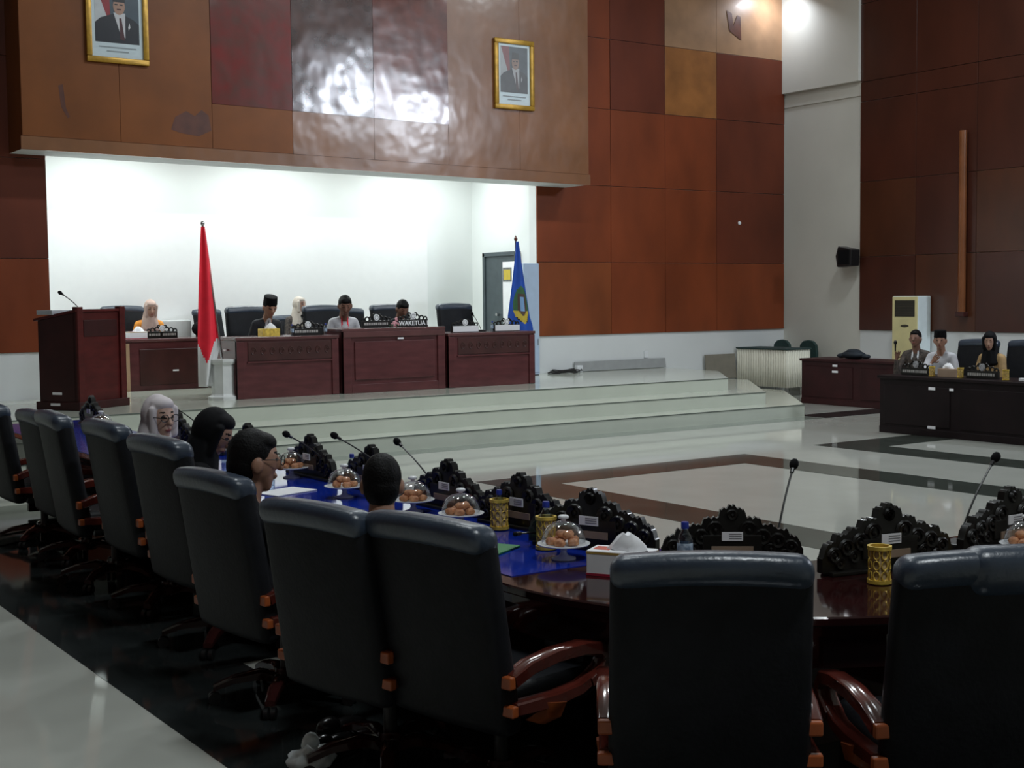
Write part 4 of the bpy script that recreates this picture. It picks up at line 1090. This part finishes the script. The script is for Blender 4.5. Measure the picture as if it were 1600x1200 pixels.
def hand_prims(F, w, tip_dir, palm_n, m, curl=.35, s=1.):
    """palm + five fingers; w wrist, tip_dir direction of the fingers, palm_n palm normal"""
    t = Vector(tip_dir).normalized(); n = Vector(palm_n); n = (n-t*n.dot(t)).normalized(); x = t.cross(n); w = Vector(w)
    F.hull([(w+t*.02, (.024*s, .024*s, .02*s)), (w+t*.085*s+x*.027*s, (.014*s,)*3), (w+t*.085*s-x*.027*s, (.014*s,)*3)], m)
    for k, (off, ln) in enumerate(((-.031, .058), (-.0105, .070), (.0105, .075), (.031, .066))):
        p = w+t*.09*s+x*off*s; d1 = (t+n*curl*.5+x*off*2).normalized(); p1 = p+d1*ln*.5*s; d2 = (t+n*curl*1.8).normalized(); p2 = p1+d2*ln*.5*s
        F.cap(p, .0085*s, p1, .008*s, m); F.cap(p1, .008*s, p2, .0065*s, m)
    p = w+t*.035*s+x*.025*s; p1 = p+(x*.8+t*.6+n*.3).normalized()*.035*s; p2 = p1+(t+x*.25+n*.4).normalized()*.03*s
    F.cap(p, .012*s, p1, .010*s, m); F.cap(p1, .010*s, p2, .008*s, m)
def person(label, loc, face, top, sk, s=1., lean=.15, head=(0., 0., 0.), cover='hair', cov_m=None, arms=None, lap=True, jacket=None, tie=False, lanyard=None, glasses=False, vox=.012, hands=True, hs=1.08, drape=False):
    t = thing('person', label, 'person', loc, face-PI/2, 'people in the hall', s)
    F = Fig(); hip = Vector((0, 0, .10)); T = Vector((0, math.sin(lean), math.cos(lean)))
    S = hip+T*.46; ch_ = hip+T*.34
    F.hull([(hip, (.165, .115, .10)), (hip+T*.16, (.145, .10, .10)), (ch_, (.165, .105, .12))], top)
    F.hull([(ch_, (.15, .10, .10)), (S+Vector((.155, -.01, -.03)), (.062,)*3), (S+Vector((-.155, -.01, -.03)), (.062,)*3), (S+Vector((0, -.01, .01)), (.07, .06, .05))], top)
    nk = S+Vector((0, .005, .04)); HR = rotm(*head)
    hc = nk+Vector((0, .03+math.sin(lean)*.05, .04))+HR @ Vector((0, .012, .125*hs))
    F.cap(nk-Vector((0, 0, .03)), .058*hs, nk+(hc-nk)*.6, .052*hs, sk)
    def hp(v): return hc+HR @ (Vector(v)*hs)
    def sc(*v): return tuple(q*hs for q in v)
    F.ell(hc, sc(.074, .092, .108), sk, HR)
    F.hull([(hp((0, .035, -.055)), sc(.052, .045, .04)), (hp((0, .055, -.10)), sc(.028, .024, .02))], sk)
    F.cap(hp((0, .092, .012)), .009*hs, hp((0, .108, -.022)), .014*hs, sk); F.ell(hp((0, .086, -.055)), sc(.024, .012, .012), sk, HR)
    if cover in ('hair', 'peci'):
        for q in (-1, 1): F.ell(hp((q*.078, -.005, -.016)), sc(.013, .022, .033), sk, HR)
    for q in (-1, 1):
        F.paint.append((hp((q*.031, .085, .012)), sc(.016, .02, .007), eye_m, HR)); F.paint.append((hp((q*.032, .085, .036)), sc(.020, .03, .0045), hair, HR))
    F.paint.append((hp((0, .095, -.058)), sc(.024, .02, .008), lip, HR))
    order = [sk, top, pants, eye_m, hair, lip]
    for e in (jacket, shirt_w, red_c, suit):
        if e is not None and e not in order: order.append(e)
    arms = arms or [((.25, .10, .18), (.16, .36, .16)), ((-.25, .10, .18), (-.16, .36, .16))]
    Fh = Fig()
    for q, (el, wr_) in zip((1, -1), arms):
        sh = S+Vector((q*.165, -.01, -.035)); el = Vector(el); wr_ = Vector(wr_)
        F.cap(sh, .058, el, .045, top); F.cap(el, .045, wr_-(wr_-el).normalized()*.03, .033, top)
        F.cap(wr_-(wr_-el).normalized()*.05, .027, wr_, .026, sk)
        if hands: hand_prims(Fh, wr_, (wr_-el)+Vector((-.05*q, .05, 0)), (0, 0, -1) if abs((wr_-el).normalized().z) < .7 else (-q*.3, .9, 0), sk)
    for q in (-1, 1):
        F.cap((q*.09, .02, .085), .088, (q*.12, .40, .075), .062, pants); F.cap((q*.12, .40, .075), .060, (q*.12, .38, -.33), .042, pants)
        F.hull([((q*.12, .37, -.39), (.040, .05, .035)), ((q*.12, .52, -.405), (.042, .05, .022))], pants)
    if tie:
        F.paint.append((S+Vector((0, .10, -.10)), (.060, .09, .15), shirt_w, None))
        F.paint.append((S+Vector((0, .12, -.12)), (.017, .09, .15), suit, None))
    if lanyard is not None:
        F.paint.append((S+Vector((.045, .08, -.03)), (.012, .06, .07), lanyard, None)); F.paint.append((S+Vector((-.045, .08, -.03)), (.012, .06, .07), lanyard, None))
        if lanyard not in order: order.append(lanyard)
    me = build_fig(F, vox, order)
    if hands:
        mh = build_fig(Fh, .0042, order, 2)
        bb = BM(); bb.from_mesh(me); bb.from_mesh(mh); bb.to_mesh(me); bb.free(); bpy.data.meshes.remove(mh)
    part_mesh('body', me, t)
    # head covering as a child
    K = Fig()
    if cover in ('hair', 'peci'):
        K.ell(hp((0, -.016, .022)), sc(.080, .092, .100), hair, HR); K.ell(hp((0, -.035, -.02)), sc(.074, .070, .085), hair, HR)
        if cover == 'hair': K.ell(hp((0, .018, .070)), sc(.064, .062, .042), hair, HR)
        part_mesh('hair', build_fig(K, .008, [hair], 2), t)
    if cover == 'peci':
        b = BM(); addlathe(b, [(0, .035*hs), (.080*hs, .035*hs), (.082*hs, .04*hs), (.076*hs, .125*hs), (.070*hs, .128*hs), (0, .124*hs)], n=24, sy=1.16)
        o = newobj('cap', b, felt, t, True); o.matrix_local = Matrix.Translation(hc+HR @ Vector((0, -.008, .0))) @ (HR @ Matrix.Rotation(.10, 3, 'X')).to_4x4()
    if cover == 'hijab':
        K.ell(hp((0, -.022, .012)), sc(.088, .098, .118), cov_m, HR)
        K.ell(hp((0, .016, .078)), sc(.068, .064, .042), cov_m, HR)
        for q in (-1, 1): K.cap(hp((q*.070, .035, .05)), .022*hs, hp((q*.062, .045, -.085)), .024*hs, cov_m)
        K.hull([(hp((0, .03, -.125)), sc(.058, .050, .022)), (hp((0, -.03, -.06)), sc(.085, .08, .05)), (S+Vector((0, 0, .0)), (.12, .095, .05)), (S+Vector((0, .03, -.10)), (.15, .105, .06))], cov_m)
        if drape: K.hull([(hp((0, -.06, .0)), sc(.08, .06, .09)), (S+Vector((0, -.07, -.02)), (.15, .06, .06))], cov_m)
        part_mesh('headscarf', build_fig(K, .008, [cov_m], 3), t)
    if cover == 'back_hair': pass
    if jacket is not None:
        pass
    if glasses:
        b = BM()
        for q in (-1, 1):
            addtube(b, [hp((q*.034+.025*math.cos(a), .104, .010+.019*math.sin(a))) for a in [2*PI*k/14 for k in range(14)]], .0030, 6, closed=True)
            addtube(b, [hp((q*.059, .103, .014)), hp((q*.078, .05, .012)), hp((q*.080, -.01, .006))], .0026, 6)
        addtube(b, [hp((-.010, .106, .012)), hp((.010, .106, .012))], .0026, 6)
        newobj('glasses', b, plastic if glasses is True else glasses, t, True)
    return t
# foreground, in the chairs of the left row
skin_l = mat('skin_light', (.52, .33, .26), .5, var=.06, scale=12)
person('man with thick dark hair seen from behind at the curved table', (2.60, 4.72, .47), R(56), shirt_w, skin, .79, .26, (R(10), 0, 0), vox=.009, hs=1.30)
person('man with glasses in profile, dark hair, sitting in the left row', (2.46, 5.56, .47), R(10), suit, skin, .84, -.22, (R(8), R(-20), 0), glasses=True, vox=.009, hs=1.38)
person('woman in a black headscarf bending over the curved table', (2.63, 6.88, .47), R(0), hij_b, skin2, .88, .10, (R(30), R(-40), 0), cover='hijab', cov_m=hij_b, glasses=True, vox=.009, hs=1.2)
person('woman in a pale lilac headscarf and glasses turned towards the camera', (2.68, 7.70, .47), R(-5), suit, skin_l, .88, .12, (R(4), R(-72), 0), cover='hijab', cov_m=hij_l, glasses=True, vox=.009, hs=1.22, drape=True)
# stage
wrt = [((.26, .12, .16), (.12, .36, .25)), ((-.26, .12, .16), (-.10, .36, .25))]
person('woman in an orange blouse and pale pink headscarf writing at the rear desk', (7.0, 19.83, ST+.44), R(-95), orange_c, skin2, 1.0, .30, (R(18), 0, 0), cover='hijab', cov_m=hij_p, arms=wrt)
person('man in a black cap, dark suit and tie looking down at the left desk', (7.88, 17.62, ST+.47), R(-92), suit, skin, 1.0, .40, (R(26), 0, 0), cover='peci', tie=True, arms=wrt, hs=1.18)
person('woman in a cream headscarf half hidden behind a stage chair', (9.20, 19.25, ST+.47), R(-85), batik, skin2, .96, .05, (R(5), R(20), 0), cover='hijab', cov_m=hij_c)
person('man in a pale grey shirt with a red lanyard looking down on the stage', (9.08, 17.52, ST+.44), R(-100), shirt_g, skin_d, 1.02, .24, (R(28), R(-10), 0), lanyard=red_c, arms=[((.28, .10, .20), (.18, .34, .28)), ((-.30, .06, .20), (-.24, .30, .24))], hs=1.2)
person('dark-haired person almost hidden behind the lettered name plate on the tallest desk', (10.05, 17.62, ST+.44), R(-95), suit, skin_d, .95, .24, (R(35), 0, 0), hs=1.2)
# right-hand desks
person('man in a dark patterned shirt holding up a microphone in front of the air conditioner', (15.60, 12.45, .47), R(200), batik, skin_d, .95, .08, (R(2), 0, 0), lanyard=shirt_w, arms=[((.26, .18, .22), (.24, .22, .46)), ((-.25, .10, .18), (-.12, .32, .16))])
person('man in a black cap and pale grey jacket resting his chin on his hand', (15.32, 11.78, .47), R(195), shirt_g, skin, .96, .18, (R(10), R(15), 0), cover='peci', arms=[((.20, .34, .20), (.06, .28, .44)), ((-.28, .14, .20), (-.22, .42, .25))])
person('woman in a dark headscarf and tan blouse at the right-hand desk', (15.45, 11.08, .47), R(178), tan_c, skin2, .95, .10, (R(14), R(30), 0), cover='hijab', cov_m=hij_b)
b = BM(); addtube(b, [(0, 0, 0), (.0, 0, .12)], [.010, .014], 10); addell(b, (0, 0, .14), (.026, .026, .032)); tag(newobj('handheld_microphone', b, plastic, None, True, loc=(15.43, 12.70, 1.00)), 'black microphone in the raised hand of the man in the patterned shirt', 'microphone')
